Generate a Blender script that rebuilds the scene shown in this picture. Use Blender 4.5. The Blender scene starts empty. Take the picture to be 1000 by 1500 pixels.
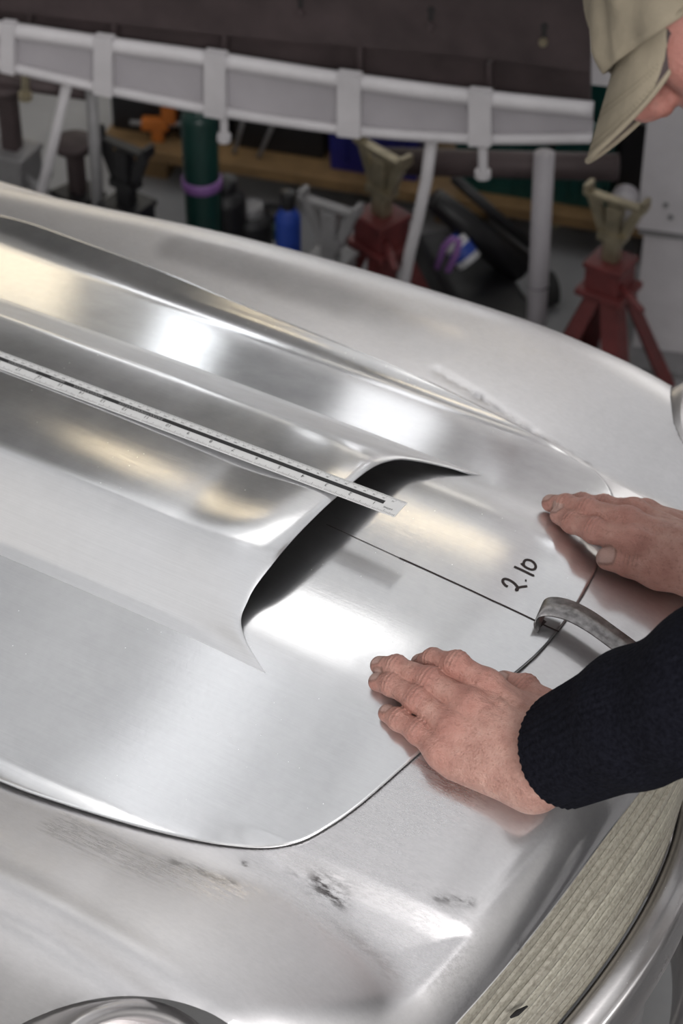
import bpy, bmesh, math, random
import numpy as np
from mathutils import Vector, Matrix
random.seed(7); rng = np.random.default_rng(7)
SC = bpy.context.scene
COL = SC.collection

# ------------------------------------------------------------------ camera, world, lights, exposure
TH, PH, F = math.radians(40), math.radians(31), 3315.0
AX = np.array([-math.sin(PH), math.cos(PH), 0]); CR = np.array([math.cos(PH), math.sin(PH), 0])
CD = np.array([AX[0]*math.cos(TH), AX[1]*math.cos(TH), -math.sin(TH)]); CU = np.cross(CR, CD)
CP = np.array([0, 0, .9]) - 2.06*CD
cam = bpy.data.cameras.new('camera'); camo = bpy.data.objects.new('camera', cam); COL.objects.link(camo)
camo.matrix_world = Matrix(((CR[0], CU[0], -CD[0], CP[0]), (CR[1], CU[1], -CD[1], CP[1]), (CR[2], CU[2], -CD[2], CP[2]), (0, 0, 0, 1)))
cam.sensor_fit = 'VERTICAL'; cam.sensor_height = 36; cam.sensor_width = 24; cam.lens = F/1500*36
cam.clip_start = .05
cam.dof.use_dof = True; cam.dof.focus_distance = 1.95; cam.dof.aperture_fstop = 7.1
SC.camera = camo

W = bpy.data.worlds.new('world'); SC.world = W; W.use_nodes = True
W.node_tree.nodes['Background'].inputs[0].default_value = (.9, .95, 1, 1)
W.node_tree.nodes['Background'].inputs[1].default_value = .3
SC.view_settings.view_transform = 'Standard'; SC.view_settings.look = 'None'
SC.view_settings.gamma = 1; SC.view_settings.use_curve_mapping = False
SC.view_settings.exposure = 0.0
CEIL = 3.7                        # ceiling height
LAMP_COOL, LAMP_WARM = 6.0, 5.0                                # emission of the tubes
SHEET = (.40, .46, .37, .43, .49, .38, .45)                    # glow of the added roof sheets, graded for the reflections in the metal
LAY = 2.0; PANES = (1.0, 2.2, 1.4, 1.4, 1.1)                     # added highlight panel; unseen lit panes in the back wall
def area_light(name, loc, target, sx, sy, power, col):
    l = bpy.data.lights.new(name, 'AREA'); l.shape = 'RECTANGLE'; l.size = sx; l.size_y = sy; l.energy = power; l.color = col
    o = bpy.data.objects.new(name, l); COL.objects.link(o); o.location = loc
    o.rotation_euler = (Vector(target)-Vector(loc)).to_track_quat('-Z', 'Y').to_euler(); return o
area_light('added_key_light', (2.7, -3.2, 3.1), (0, .2, .8), 1.8, 1.4, 150, (1, .98, .965))  # key light added out of view to brighten the hands; no door there
SC.cycles.max_bounces = 8; SC.cycles.sample_clamp_indirect = 6

# ------------------------------------------------------------------ helpers
def tag(o, label=None, cat=None, group=None, kind=None):
    if label: o['label'] = label
    if cat: o['category'] = cat
    if group: o['group'] = group
    if kind: o['kind'] = kind
    return o
def thing(name, label, cat, loc=(0, 0, 0), rz=0, group=None):
    o = bpy.data.objects.new(name, None); COL.objects.link(o); o.location = loc; o.rotation_euler = (0, 0, rz)
    return tag(o, label, cat, group)
def mesh_obj(name, V, Fc, m, parent=None, smooth=True, mi=None):
    me = bpy.data.meshes.new(name)
    me.from_pydata([tuple(map(float, v)) for v in V] if not isinstance(V, np.ndarray) else V.tolist(), [], Fc if not isinstance(Fc, np.ndarray) else Fc.tolist())
    me.update()
    me.polygons.foreach_set('use_smooth', [smooth]*len(me.polygons))
    for k in (m if isinstance(m, (list, tuple)) else [m]): me.materials.append(k)
    o = bpy.data.objects.new(name, me); COL.objects.link(o)
    if parent: o.parent = parent
    return o
class MB:
    def __init__(s): s.v = []; s.f = []
    def add(s, V, Fc):
        n = len(s.v); s.v += [tuple(map(float, v)) for v in V]; s.f += [tuple(i+n for i in f) for f in Fc]; return s
    def box(s, c, d, M=None, bev=.0):
        x, y, z = [k/2 for k in d]; b = min(bev, x*.9, y*.9, z*.9)
        if b <= 0:
            V = [(sx*x, sy*y, sz*z) for sx in (-1, 1) for sy in (-1, 1) for sz in (-1, 1)]
            Fc = [(0, 1, 3, 2), (4, 6, 7, 5), (0, 4, 5, 1), (2, 3, 7, 6), (0, 2, 6, 4), (1, 5, 7, 3)]
        else:
            bm = bmesh.new(); bmesh.ops.create_cube(bm, size=1)
            bmesh.ops.scale(bm, vec=(2*x, 2*y, 2*z), verts=bm.verts)
            bmesh.ops.bevel(bm, geom=bm.edges[:], offset=b, segments=2, profile=.6, affect='EDGES')
            V = [tuple(v.co) for v in bm.verts]; Fc = [tuple(v.index for v in f.verts) for f in bm.faces]; bm.free()
        R = np.array(M) if M is not None else np.eye(3)
        return s.add([R @ np.array(v) + np.array(c) for v in V], Fc)
    def tube(s, pts, r, n=12, cap=True):
        P = np.array(pts, float); R = np.full(len(P), r) if np.isscalar(r) else np.array(r, float)
        V = []; Fc = []; up = None
        for i in range(len(P)):
            t = P[min(i+1, len(P)-1)]-P[max(i-1, 0)]; t /= np.linalg.norm(t)
            if up is None: up = np.cross(t, (0, 0, 1) if abs(t[2]) < .9 else (1, 0, 0))
            up = up - t*(up@t); up /= np.linalg.norm(up); w = np.cross(t, up)
            for k in range(n):
                a = 2*math.pi*k/n; V.append(P[i]+R[i]*(math.cos(a)*up+math.sin(a)*w))
        for i in range(len(P)-1):
            for k in range(n): Fc.append((i*n+k, i*n+(k+1) % n, (i+1)*n+(k+1) % n, (i+1)*n+k))
        if cap: Fc += [tuple(range(n))[::-1], tuple((len(P)-1)*n+k for k in range(n))]
        return s.add(V, Fc)
    def lathe(s, prof, c=(0, 0, 0), n=24, M=None):
        R = np.array(M) if M is not None else np.eye(3); V = []; Fc = []
        for (r, z) in prof:
            for k in range(n):
                a = 2*math.pi*k/n; V.append(R @ np.array((r*math.cos(a), r*math.sin(a), z)) + np.array(c))
        for i in range(len(prof)-1):
            for k in range(n): Fc.append((i*n+k, i*n+(k+1) % n, (i+1)*n+(k+1) % n, (i+1)*n+k))
        return s.add(V, Fc)
    def prism(s, poly, d):
        """closed 3-D polygon extruded by the vector d"""
        n = len(poly); d = np.array(d)
        V = [np.array(p) for p in poly]+[np.array(p)+d for p in poly]
        return s.add(V, [tuple(range(n))[::-1], tuple(range(n, 2*n))]+[(i, (i+1) % n, (i+1) % n+n, i+n) for i in range(n)])
    def build(s, name, m, parent=None, smooth=False): return mesh_obj(name, s.v, s.f, m, parent, smooth)
def grid_faces(nu, nv, wrap=False):
    i, j = np.meshgrid(np.arange(nu-1), np.arange(nv if wrap else nv-1), indexing='ij'); j2 = (j+1) % nv
    return np.stack([i*nv+j, (i+1)*nv+j, (i+1)*nv+j2, i*nv+j2], -1).reshape(-1, 4)
def attr(o, name, val):
    a = o.data.attributes.new(name, 'FLOAT', 'POINT'); a.data.foreach_set('value', np.asarray(val, np.float32).ravel())
def sstep(a, b, x): t = np.clip((x-a)/(b-a), 0, 1); return t*t*(3-2*t)
def spline(xs, ys):
    xs = np.array(xs, float); ys = np.array(ys, float); m = np.gradient(ys, xs)
    X = np.linspace(xs[0], xs[-1], 3000); i = np.clip(np.searchsorted(xs, X)-1, 0, len(xs)-2); h = xs[i+1]-xs[i]; t = (X-xs[i])/h
    Y = (2*t**3-3*t**2+1)*ys[i]+(t**3-2*t**2+t)*h*m[i]+(-2*t**3+3*t**2)*ys[i+1]+(t**3-t**2)*h*m[i+1]
    return lambda q: np.interp(q, X, Y)
def ray(px, py):
    v = CD+(px-500)/F*CR-(py-750)/F*CU; return v/np.linalg.norm(v)
def at(px, py, z):
    r = ray(px, py); return CP+r*(z-CP[2])/r[2]
def on_plane(px, py, P, n):
    r = ray(px, py); P = np.array(P); n = np.array(n); return CP+r*(((P-CP)@n)/(r@n))
def hit(px, py, zf, h=0.0):
    z = .85
    for _ in range(40):
        p = at(px, py, z); z += .6*(float(zf(p[0], p[1]))+h-z)
    return at(px, py, z)

# ------------------------------------------------------------------ materials
def N(nt, t, **kw):
    n = nt.nodes.new(t)
    for k, v in kw.items():
        if k in n.inputs: n.inputs[k].default_value = v
        else: setattr(n, k, v)
    return n
def base_mat(name):
    m = bpy.data.materials.new(name); m.use_nodes = True; nt = m.node_tree
    return m, nt, nt.nodes['Principled BSDF']
def coords(nt, scale=(1, 1, 1), kind='Object'):
    tc = N(nt, 'ShaderNodeTexCoord'); mp = N(nt, 'ShaderNodeMapping'); mp.inputs['Scale'].default_value = scale
    nt.links.new(tc.outputs[kind], mp.inputs[0]); return mp.outputs[0]
def ramp(nt, fac, stops):
    r = N(nt, 'ShaderNodeValToRGB'); nt.links.new(fac, r.inputs[0]); e = r.color_ramp.elements
    while len(e) < len(stops): e.new(.5)
    for k, (p, c) in zip(e, stops): k.position = p; k.color = (*c, 1) if len(c) == 3 else c
    return r.outputs[0]
def noise(nt, vec, scale, detail=4, rough=.55):
    n = N(nt, 'ShaderNodeTexNoise', Scale=scale, Detail=detail, Roughness=rough); nt.links.new(vec, n.inputs['Vector']); return n.outputs[0]
def math_(nt, op, a, b=None, clamp=False):
    n = N(nt, 'ShaderNodeMath', operation=op, use_clamp=clamp)
    for i, v in enumerate((a, b)):
        if v is None: continue
        if isinstance(v, (int, float)): n.inputs[i].default_value = v
        else: nt.links.new(v, n.inputs[i])
    return n.outputs[0]
def bump(nt, h, strength, dist=.001):
    b = N(nt, 'ShaderNodeBump', Strength=strength, Distance=dist); nt.links.new(h, b.inputs['Height']); return b.outputs[0]
def simple(name, c, rough=.5, metal=0., var=.12, scale=30., bmp=.0, c2=None):
    m, nt, p = base_mat(name); v = coords(nt); n = noise(nt, v, scale)
    lo = tuple(k*(1-var) for k in c) if c2 is None else c2; hi = tuple(min(1, k*(1+var)) for k in c)
    nt.links.new(ramp(nt, n, [(.3, lo), (.7, hi)]), p.inputs['Base Color'])
    p.inputs['Metallic'].default_value = metal
    nt.links.new(ramp(nt, noise(nt, v, scale*.6), [(.3, (max(.03, rough-.1),)*3), (.7, (min(1, rough+.1),)*3)]), p.inputs['Roughness'])
    if bmp: nt.links.new(bump(nt, noise(nt, v, scale*6), bmp, .002), p.inputs['Normal'])
    return m
def emit(name, c, s):
    m, nt, p = base_mat(name); p.inputs['Base Color'].default_value = (.8, .8, .8, 1)
    p.inputs['Emission Color'].default_value = (*c, 1); p.inputs['Emission Strength'].default_value = s; return m
def aluminium(name, r_lo, r_hi, mix, col=(.86, .86, .875), brush=(4, 260, 260), bstr=.08, marks=False):
    """two glossy lobes (polish + sanding haze), brushed grain, 'matte' attribute raises the haze"""
    m, nt, p = base_mat(name); L = nt.links; out = nt.nodes['Material Output']
    at_ = N(nt, 'ShaderNodeAttribute', attribute_name='matte')
    v = coords(nt); vb = coords(nt, brush)
    grain = noise(nt, vb, 3.0, 5, .7); blot = noise(nt, v, 9, 5, .6); fine = noise(nt, v, 420, 2, .5)
    cr = ramp(nt, blot, [(.25, tuple(k*.93 for k in col)), (.75, col)])
    mx = N(nt, 'ShaderNodeMix', data_type='RGBA', blend_type='MULTIPLY'); mx.inputs[0].default_value = 1
    L.new(cr, mx.inputs['A']); L.new(ramp(nt, grain, [(.3, (.93,)*3), (.65, (1,)*3)]), mx.inputs['B']); colr = mx.outputs['Result']
    if marks:
        st = N(nt, 'ShaderNodeAttribute', attribute_name='stain')
        n3 = noise(nt, coords(nt, (18, 60, 60)), 2.2, 5, .7)
        f = math_(nt, 'MULTIPLY', st.outputs['Fac'], math_(nt, 'MULTIPLY', math_(nt, 'SUBTRACT', n3, .44), 7.0, True))
        m2 = N(nt, 'ShaderNodeMix', data_type='RGBA'); L.new(f, m2.inputs[0]); L.new(colr, m2.inputs['A']); m2.inputs['B'].default_value = (.10, .09, .09, 1); colr = m2.outputs['Result']
    L.new(colr, p.inputs['Base Color']); p.inputs['Metallic'].default_value = 1
    if not marks:
        vo = N(nt, 'ShaderNodeTexVoronoi', Scale=110.0); L.new(v, vo.inputs['Vector'])
        sp = math_(nt, 'MULTIPLY', math_(nt, 'LESS_THAN', vo.outputs['Distance'], .055), math_(nt, 'GREATER_THAN', noise(nt, v, 14, 2), .55))
        L.new(math_(nt, 'SUBTRACT', 1.0, sp), p.inputs['Metallic'])
    # polish lobe
    r0 = math_(nt, 'ADD', math_(nt, 'MULTIPLY', blot, r_lo*.6), r_lo*.7)
    if marks:
        sc = N(nt, 'ShaderNodeAttribute', attribute_name='scuff')
        n4 = noise(nt, coords(nt, (14, 120, 120)), 2.0, 6, .75)
        r0 = math_(nt, 'ADD', r0, math_(nt, 'MULTIPLY', sc.outputs['Fac'], math_(nt, 'MULTIPLY', math_(nt, 'SUBTRACT', n4, .47), 2.2)), True)
    L.new(r0, p.inputs['Roughness'])
    h = math_(nt, 'ADD', math_(nt, 'MULTIPLY', grain, .8), math_(nt, 'MULTIPLY', fine, .35))
    nb = bump(nt, h, bstr, .0006); L.new(nb, p.inputs['Normal'])
    q = N(nt, 'ShaderNodeBsdfPrincipled', Metallic=1.0); L.new(colr, q.inputs['Base Color'])
    q.inputs['Roughness'].default_value = r_hi; L.new(nb, q.inputs['Normal'])
    ms = N(nt, 'ShaderNodeMixShader')
    sub = math_(nt, 'MULTIPLY', at_.outputs['Fac'], 1-mix)
    if marks: sub = math_(nt, 'SUBTRACT', sub, math_(nt, 'MULTIPLY', sc.outputs['Fac'], math_(nt, 'MULTIPLY', math_(nt, 'SUBTRACT', n4, .44), 6.0, True)))
    fac = math_(nt, 'ADD', sub, math_(nt, 'ADD', mix, math_(nt, 'MULTIPLY', math_(nt, 'SUBTRACT', blot, .5), .4)), True)
    L.new(fac, ms.inputs[0]); L.new(p.outputs[0], ms.inputs[1]); L.new(q.outputs[0], ms.inputs[2]); L.new(ms.outputs[0], out.inputs['Surface'])
    return m
M_BON = aluminium('brushed_aluminium_sheet', .09, .36, .38)
M_BODY = aluminium('sanded_aluminium', .13, .42, .42, (.79, .775, .785), (40, 120, 120), .08, True)
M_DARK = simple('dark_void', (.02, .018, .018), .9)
M_INK = simple('marker_ink', (.018, .008, .008), .6)
M_STEEL = simple('scale_steel', (.26, .25, .25), .38, 1.0, .35, 160, .12)
M_LIP = aluminium('cast_grey_aluminium', .25, .45, .6, (.62, .6, .6), (30, 30, 160), .12)
M_WHITE = simple('chipped_white_paint', (.52, .50, .515), .45, 0, .08, 14)
M_PANEL = simple('grey_white_panel', (.37, .35, .37), .6, 0, .08, 10)
M_BROWN = simple('rusty_dark_steel', (.062, .045, .046), .6, .3, .3, 12)
M_BLACK = simple('black_enamel', (.008, .0075, .009), .45)
M_RED = simple('dull_red_enamel', (.11, .02, .02), .5, 0, .3, 25)
M_ZINC = simple('worn_yellow_zinc', (.30, .26, .18), .4, .7, .3, 40)
M_BLUE = simple('blue_plastic', (.012, .012, .14), .45)
M_BLUE2 = simple('blue_paint', (.02, .06, .35), .4)
M_GREEN = simple('dark_green_plastic', (.006, .055, .048), .45)
M_ORANGE = simple('orange_paint', (.45, .13, .02), .5)
M_PURPLE = simple('purple_rubber', (.22, .1, .3), .5)
M_GREY = simple('mid_grey_steel', (.22, .215, .22), .45, .2)
M_RUB = simple('black_rubber', (.02, .02, .02), .8)
M_TIMBER = simple('brown_timber', (.20, .12, .05), .7, 0, .25, 18)
M_LABEL = simple('white_label', (.7, .7, .72), .5)

# ------------------------------------------------------------------ body surfaces (x forward, y to the far side, z up)
zp_ = spline([-1.2, -.9, -.5, -.2, 0, .1, .17, .213, .25, .29, .33, .40], [.850, .858, .868, .871, .868, .864, .859, .853, .846, .836, .824, .80])
ac_ = spline([-1.2, -.9, -.65, -.4, -.2, 0, .12, .25, .4], [.385, .39, .405, .425, .432, .435, .43, .415, .39])
zc_ = spline([-1.2, -.9, -.65, -.4, -.2, 0, .1, .2, .3, .4], [.755, .775, .795, .812, .818, .815, .803, .775, .735, .68])
FW, FH = .15, .27
def P_(a):
    k = .028; s = a-.125
    return .22*np.minimum(a, .125)**2 + .38*(.5*(s+np.sqrt(s*s+k*k))-.5*(np.sqrt(.125**2+k*k)-.125))
def xfront(a): return .343-.40*a*a-1.1*np.maximum(a-.33, 0)**2
def smax(a, b, k): h = np.maximum(k-np.abs(a-b), 0)/k; return np.maximum(a, b)+h*h*k*.25
def z_base(x, y):
    x = np.asarray(x, float); a = np.abs(np.asarray(y, float))
    zn = zp_(x)-P_(a)
    s = sstep(.05, .16, x); al = .292-.014*sstep(.1, .3, x)
    rim = np.minimum(a-al, -(x-(xfront(a)-.028)))           # raised nose field + rim around the mouth
    zn = zn-s*np.where(np.asarray(y, float) < 0, .007, .014)*sstep(-.006, .014, rim)-s*np.where(np.asarray(y, float) < 0, .12, .30)*np.maximum(rim-.01, 0)
    d = a-ac_(x); dn = np.minimum(d, 0); dpos = np.clip(d/FW, 0, .9995)
    zf = zc_(x)-1.0*dn*dn-FH*(1-np.sqrt(1-dpos**2))
    near = sstep(.02, -.02, np.asarray(y, float))*sstep(.24, -.12, x)
    nf = sstep(0, -.02, np.asarray(y, float))*sstep(.0, .25, x)
    z = smax(zn, zf-.004-.020*near+.009*nf, .012)
    z = z-(np.asarray(y, float) < 0)*(.0035*np.exp(-((a-.462-.10*np.maximum(x, 0))/.009)**2)-.002*np.exp(-((a-.438-.10*np.maximum(x, 0))/.012)**2))
    R = .042+.06*sstep(.34, .5, a); u = np.clip((x-(xfront(a)-R))/R, 0, .9995)
    return z-R*(1-np.sqrt(1-u*u))
LIFT = .0034
XL_ = spline([-.3, -.172, -.163, -.153, -.143, -.125, -.09, 0, .09, .115, .132, .145, .158, .172, .3],
             [.05, .030, .012, -.006, -.017, -.021, -.017, -.010, -.003, .003, .014, .028, .045, .058, .06])
def z_bulge(x, y):
    a = np.abs(y); k = .0028+.030*np.exp(-np.maximum(XL_(y)-x, 0)/.035)
    ramp_ = lambda s: .5*(s+np.sqrt(s*s+k*k))
    B = 1-(ramp_(a-.088)-ramp_(a-.158))/.07; B = np.clip(B, 0, 1)*sstep(.173, .150, a)
    q = x-XL_(y)
    return B*(.034-.32*a*a+.0055*sstep(-.11, -.01, q)-.010*sstep(-.45, -1.1, q))
def z_top(x, y):
    b = z_base(x, y)+LIFT
    return np.where(np.asarray(x) < XL_(np.asarray(y)), b+z_bulge(np.asarray(x), np.asarray(y)), b)

# bonnet outline: the far edge, the nose edge and the near edge, as points on the body surface
pix_far = [(0, 314), (125, 359), (237, 400), (330, 440), (440, 484), (560, 532), (675, 584), (778, 637), (854, 683), (886, 707), (899, 730), (897, 762), (888, 800), (875, 835),
           (845, 890), (800, 950), (752, 993), (680, 1052), (612, 1108), (540, 1172), (505, 1199), (480, 1215), (455, 1230), (430, 1240), (405, 1245), (380, 1246), (350, 1244), (300, 1238), (200, 1215), (100, 1185), (0, 1152)]
out = [hit(px, py, z_base)[:2] for px, py in pix_far]
out = [np.array((-1.15, .33)), np.array((-.85, .335))]+out
out += [np.array((-.35, out[-1][1]-.006)), np.array((-.7, out[-1][1]-.006)), np.array((-1.15, -.335))]
def chaikin(P, n=3):
    P = np.array(P)
    for _ in range(n):
        q = .75*P[:-1]+.25*P[1:]; r = .25*P[:-1]+.75*P[1:]
        P = np.concatenate([P[:1], np.stack([q, r], 1).reshape(-1, 2), P[-1:]])
    return P
OUT = chaikin(out, 3)
def sd_poly(X, Y, P):
    """signed distance to a closed polygon, negative inside"""
    d = np.full(X.shape, 1e9); ins = np.zeros(X.shape, bool)
    A = P; Bq = np.roll(P, -1, 0)
    for (ax, ay), (bx, by) in zip(A, Bq):
        ex, ey = bx-ax, by-ay; wx, wy = X-ax, Y-ay
        t = np.clip((wx*ex+wy*ey)/(ex*ex+ey*ey+1e-12), 0, 1); d = np.minimum(d, (wx-t*ex)**2+(wy-t*ey)**2)
        c = (ay > Y) != (by > Y)
        if c.any(): ins ^= c & (X < (bx-ax)*(Y-ay)/((by-ay) if by != ay else 1e-12)+ax)
    d = np.sqrt(d); return np.where(ins, -d, d)
def seg_d(X, Y, a, b):
    ex, ey = b[0]-a[0], b[1]-a[1]; t = np.clip(((X-a[0])*ex+(Y-a[1])*ey)/(ex*ex+ey*ey), 0, 1)
    return np.hypot(X-a[0]-t*ex, Y-a[1]-t*ey)

# ------------------------------------------------------------------ room
def struct(name, mb, m, smooth=False): o = mb.build(name, m, None, smooth); o['kind'] = 'structure'; return o
def concrete():
    m, nt, p = base_mat('painted_concrete_floor'); v = coords(nt)
    c = ramp(nt, noise(nt, v, 3, 6, .6), [(.3, (.20, .20, .205)), (.5, (.27, .27, .275)), (.75, (.34, .34, .345))])
    nt.links.new(c, p.inputs['Base Color']); p.inputs['Roughness'].default_value = .45
    nt.links.new(bump(nt, noise(nt, v, 60, 4), .1), p.inputs['Normal']); return m
M_FLOOR = concrete(); M_WALL = simple('off_white_wall_paint', (.68, .68, .67), .8, 0, .06, 3); M_CEIL = simple('white_ceiling_sheet', (.62, .63, .65), .8, 0, .05, 2)
X0, X1, Y0, Y1 = -6.0, 4.5, -4.2, 5.6
struct('floor', MB().box(((X0+X1)/2, (Y0+Y1)/2, -.05), (X1-X0+.4, Y1-Y0+.4, .1)), M_FLOOR)
struct('ceiling', MB().box(((X0+X1)/2, (Y0+Y1)/2, CEIL+.05), (X1-X0+.4, Y1-Y0+.4, .1)), M_CEIL)
struct('wall_back', MB().box(((X0+X1)/2, Y1+.1, CEIL/2), (X1-X0+.4, .2, CEIL)), M_WALL)
struct('wall_front', MB().box(((X0+X1)/2, Y0-.1, CEIL/2), (X1-X0+.4, .2, CEIL)), M_WALL)
struct('wall_left', MB().box((X0-.1, (Y0+Y1)/2, CEIL/2), (.2, Y1-Y0, CEIL)), M_WALL)
struct('wall_right', MB().box((X1+.1, (Y0+Y1)/2, CEIL/2), (.2, Y1-Y0, CEIL)), M_WALL)
M_TUBE = emit('cool_tube', (.95, .98, 1), LAMP_COOL); M_TUBEW = emit('warm_tube', (1, .82, .52), LAMP_WARM)
#ROOF_BEGIN
# glowing roof sheets, added unseen to brighten the reflections, in a grid of pale purlins over the front of the shop; boarded ceiling further left
M_BEAM = simple('pale_grey_purlin', (.42, .42, .43), .6)
M_DKB = simple('dark_roof_timber', (.06, .06, .065), .7)
M_BOARD = simple('grey_ceiling_board', (.15, .15, .16), .8, 0, .1, 4)
nwin = 0
GX = [-1.92, -.66, .60, 1.86, 3.12]; GY = [-3.6, -2.3, -1.0, .3, 1.6, 2.9, 4.2]
for i in range(4):
    for j in range(6):
        nwin += 1; e = {(0, 3): .62, (0, 1): .70, (0, 0): .6, (1, 2): .42, (2, 2): .36, (2, 3): .45}.get((i, j), SHEET[(i*5+j*3) % len(SHEET)])
        if (i, j) == (0, 2): continue
        xa, xb, ya, yb = GX[i]+.03, GX[i+1]-.03, GY[j]+.03, GY[j+1]-.03
        w = struct('window_%d' % nwin, MB().box(((xa+xb)/2, (ya+yb)/2, CEIL-.012), (xb-xa, yb-ya, .02)), emit('roof_glow_%d' % nwin, (.95, .97, 1), e))
for xa, xb, e in ((-1.89, -1.36, .29), (-1.30, -.95, 1.0), (-.89, -.69, .55)):
    nwin += 1; struct('window_%d' % nwin, MB().box(((xa+xb)/2, -.35, CEIL-.012), (xb-xa, 1.24, .02)), emit('roof_glow_%d' % nwin, (.95, .97, 1), e))
fr = MB()
for x in (-1.33, -.92): fr.box((x, -.35, CEIL-.02), (.06, 1.24, .035))
for x in GX: fr.box((x, .3, CEIL-.02), (.06, 7.86, .035))
for y in GY: fr.box((.6, y, CEIL-.02), (5.0, .06, .035))
struct('trim_1', fr, M_BEAM)
struct('trim_2', MB().box((-3.95, 2.75, CEIL-.01), (4.0, 3.3, .02)), M_BOARD)
for j in range(3):
    for i in range(3):
        nwin += 1; xa = -5.7+1.26*i; ya = GY[j]+.03; struct('window_%d' % nwin, MB().box((xa+.6, ya+.62, CEIL-.012), (1.2, 1.24, .02)), emit('roof_glow_%d' % nwin, (1, .95, .89) if j < 2 else (.95, .97, 1), .72 if j < 2 else .40))
for k, (xa, ya, xb, yb) in enumerate(((-2.75, -3, -2.75, 5), (-2.3, 2.62, -5.5, 2.62), (-2.0, 1.8, -4.2, 3.6), (-3.6, -3, -3.6, 5))):
    c = np.array(((xa+xb)/2, (ya+yb)/2, CEIL-.10)); d = np.array((xb-xa, yb-ya)); a = math.atan2(d[1], d[0])
    struct('trim_%d' % (k+3), MB().box(c, (np.linalg.norm(d), .09, .14), np.array(((math.cos(a), -math.sin(a), 0), (math.sin(a), math.cos(a), 0), (0, 0, 1)))), M_DKB)
# unseen bright panel below the sheets, shaped for the white highlight on the bonnet
nwin += 1; struct('window_%d' % nwin, MB().box((-1.12, 1.12, CEIL-.05), (.62, 1.45, .03)), emit('highlight_panel', (1, .99, .97), LAY))
def pane(x0, x1, z0, z1, c, e, bars=1):  # unseen lit panes, placed for their reflections in the bonnet and wings
    global nwin
    nwin += 1
    w = struct('window_%d' % nwin, MB().box(((x0+x1)/2, Y1-.02, (z0+z1)/2), (x1-x0, .03, z1-z0)), emit('unseen_pane_%d' % nwin, c, e))
    f = MB()
    for k in range(bars+2): f.box((x0+(x1-x0)*k/(bars+1), Y1-.04, (z0+z1)/2), (.045, .05, z1-z0+.05))
    for k in range(3): f.box(((x0+x1)/2, Y1-.04, z0+(z1-z0)*k/2), (x1-x0, .05, .045))
    f.build('window_frame', M_BEAM, w)
pane(-5.7, -3.80, .25, 2.3, (1, .86, .62), PANES[0], 2)  # amber panel added for the warm reflection in the bonnet
pane(-3.42, -3.02, .35, 2.9, (.93, .97, 1), PANES[1], 0)
pane(-2.50, -2.02, .25, 2.7, (.97, .98, 1), PANES[2], 0)
pane(-1.15, .7, .5, 2.7, (1, .98, .95), PANES[3], 2)
pane(-4.2, -3.15, 2.75, 3.5, (.97, .98, 1), 2.4, 0)  # added high up for the white streak on the bulge
pane(-2.9, 1.0, 2.95, 3.5, (1, .93, .82), PANES[4], 5)
lk = thing('unseen_locker', 'tall dark grey locker added unseen against the back wall for a dark reflection', 'locker', (-2.73, 5.36, 0))  # unseen, added for the dark stretch reflected in the bonnet
MB().box((0, 0, 1.0), (.36, .42, 2.0), None, .01).build('locker_case', M_DKB, lk)
for s in (-1, 1): MB().box((s*.088, -.215, 1.0), (.166, .012, 1.92), None, .004).build('door', M_DKB, lk)
rc = thing('tool_cabinet', 'red tool cabinet standing against the back wall', 'cabinet', (-1.55, 5.34, 0))
MB().box((0, 0, .55), (.46, .42, 1.0), None, .01).build('cabinet_case', M_RED, rc)
for k in range(5): MB().box((0, -.215, .17+.18*k), (.42, .012, .165), None, .004).build('drawer', M_RED, rc)
def tube_light(x, y, z, L, along, m, label, group, hang=True):
    t = thing('ceiling_light', label, 'lamp', (x, y, z), 0 if along == 'x' else math.pi/2, group)
    MB().box((0, 0, .03), (L+.08, .14, .05), None, .01).build('housing', M_WHITE, t)
    for s in (-1, 1): MB().tube([(-L/2, s*.035, -.012), (L/2, s*.035, -.012)], .014, 10).build('lamp_tube', m, t)
    if hang:
        for s in (-1, 1): MB().tube([(s*L*.4, 0, .05), (s*L*.4, 0, CEIL-z)], .006, 6).build('hanger', M_GREY, t)
tube_light(-2.02, 2.0, CEIL-.16, .4, 'x', M_TUBEW, 'warm twin-tube batten light hung at the edge of the boarded ceiling', None)
tube_light(-1.30, 3.20, CEIL-.16, 1.0, 'x', M_TUBEW, 'warm twin-tube batten light hung under the roof sheets near the back', None)
tube_light(-4.60, 5.48, .66, 1.5, 'x', M_TUBEW, 'warm bench light fixed across the amber panel at the back', None, False)
tube_light(-.70, 4.30, CEIL-.16, 1.2, 'x', M_TUBE, 'cool twin-tube batten light hung under the roof sheets by the back wall', None)
tube_light(-1.52, 5.40, 1.25, .4, 'x', M_TUBE, 'short cool light over the red tool cabinet', None, False)
#ROOF_END

# ------------------------------------------------------------------ car body
car = thing('car_body', 'unpainted hand-formed aluminium car front with flared wings and open nose', 'car')
HL = np.array((.135, .545, .727)); HLn = np.array((.70, .18, .69)); HLn /= np.linalg.norm(HLn); HLR = .088
def hl_axis(s): return np.array((HL[0]+(.068 if s > 0 else 0), s*HL[1]-(.072 if s > 0 else 0), HL[2]-(.004 if s > 0 else 0))), np.array((HLn[0], s*HLn[1], HLn[2]))
nu, nq = 460, 330
u = np.linspace(-1, 1, nu); q = 1.15*np.linspace(0, 1, nq)**1.45
Uu, Qq = np.meshgrid(u, q, indexing='ij'); sg = np.sign(Uu); au = np.abs(Uu)
X = .3-Qq
for _ in range(4):
    ac = ac_(X); a = np.where(au < .72, ac*au/.72, ac+FW*np.sin(np.clip((au-.72)/.28, 0, 1)*math.pi/2*.985)); X = xfront(a)-Qq
Yy = sg*a; Z = z_base(X, Yy)
sd = sd_poly(X, Yy, OUT)
Z = Z-.010*sstep(-.001, -.009, sd)
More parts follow.
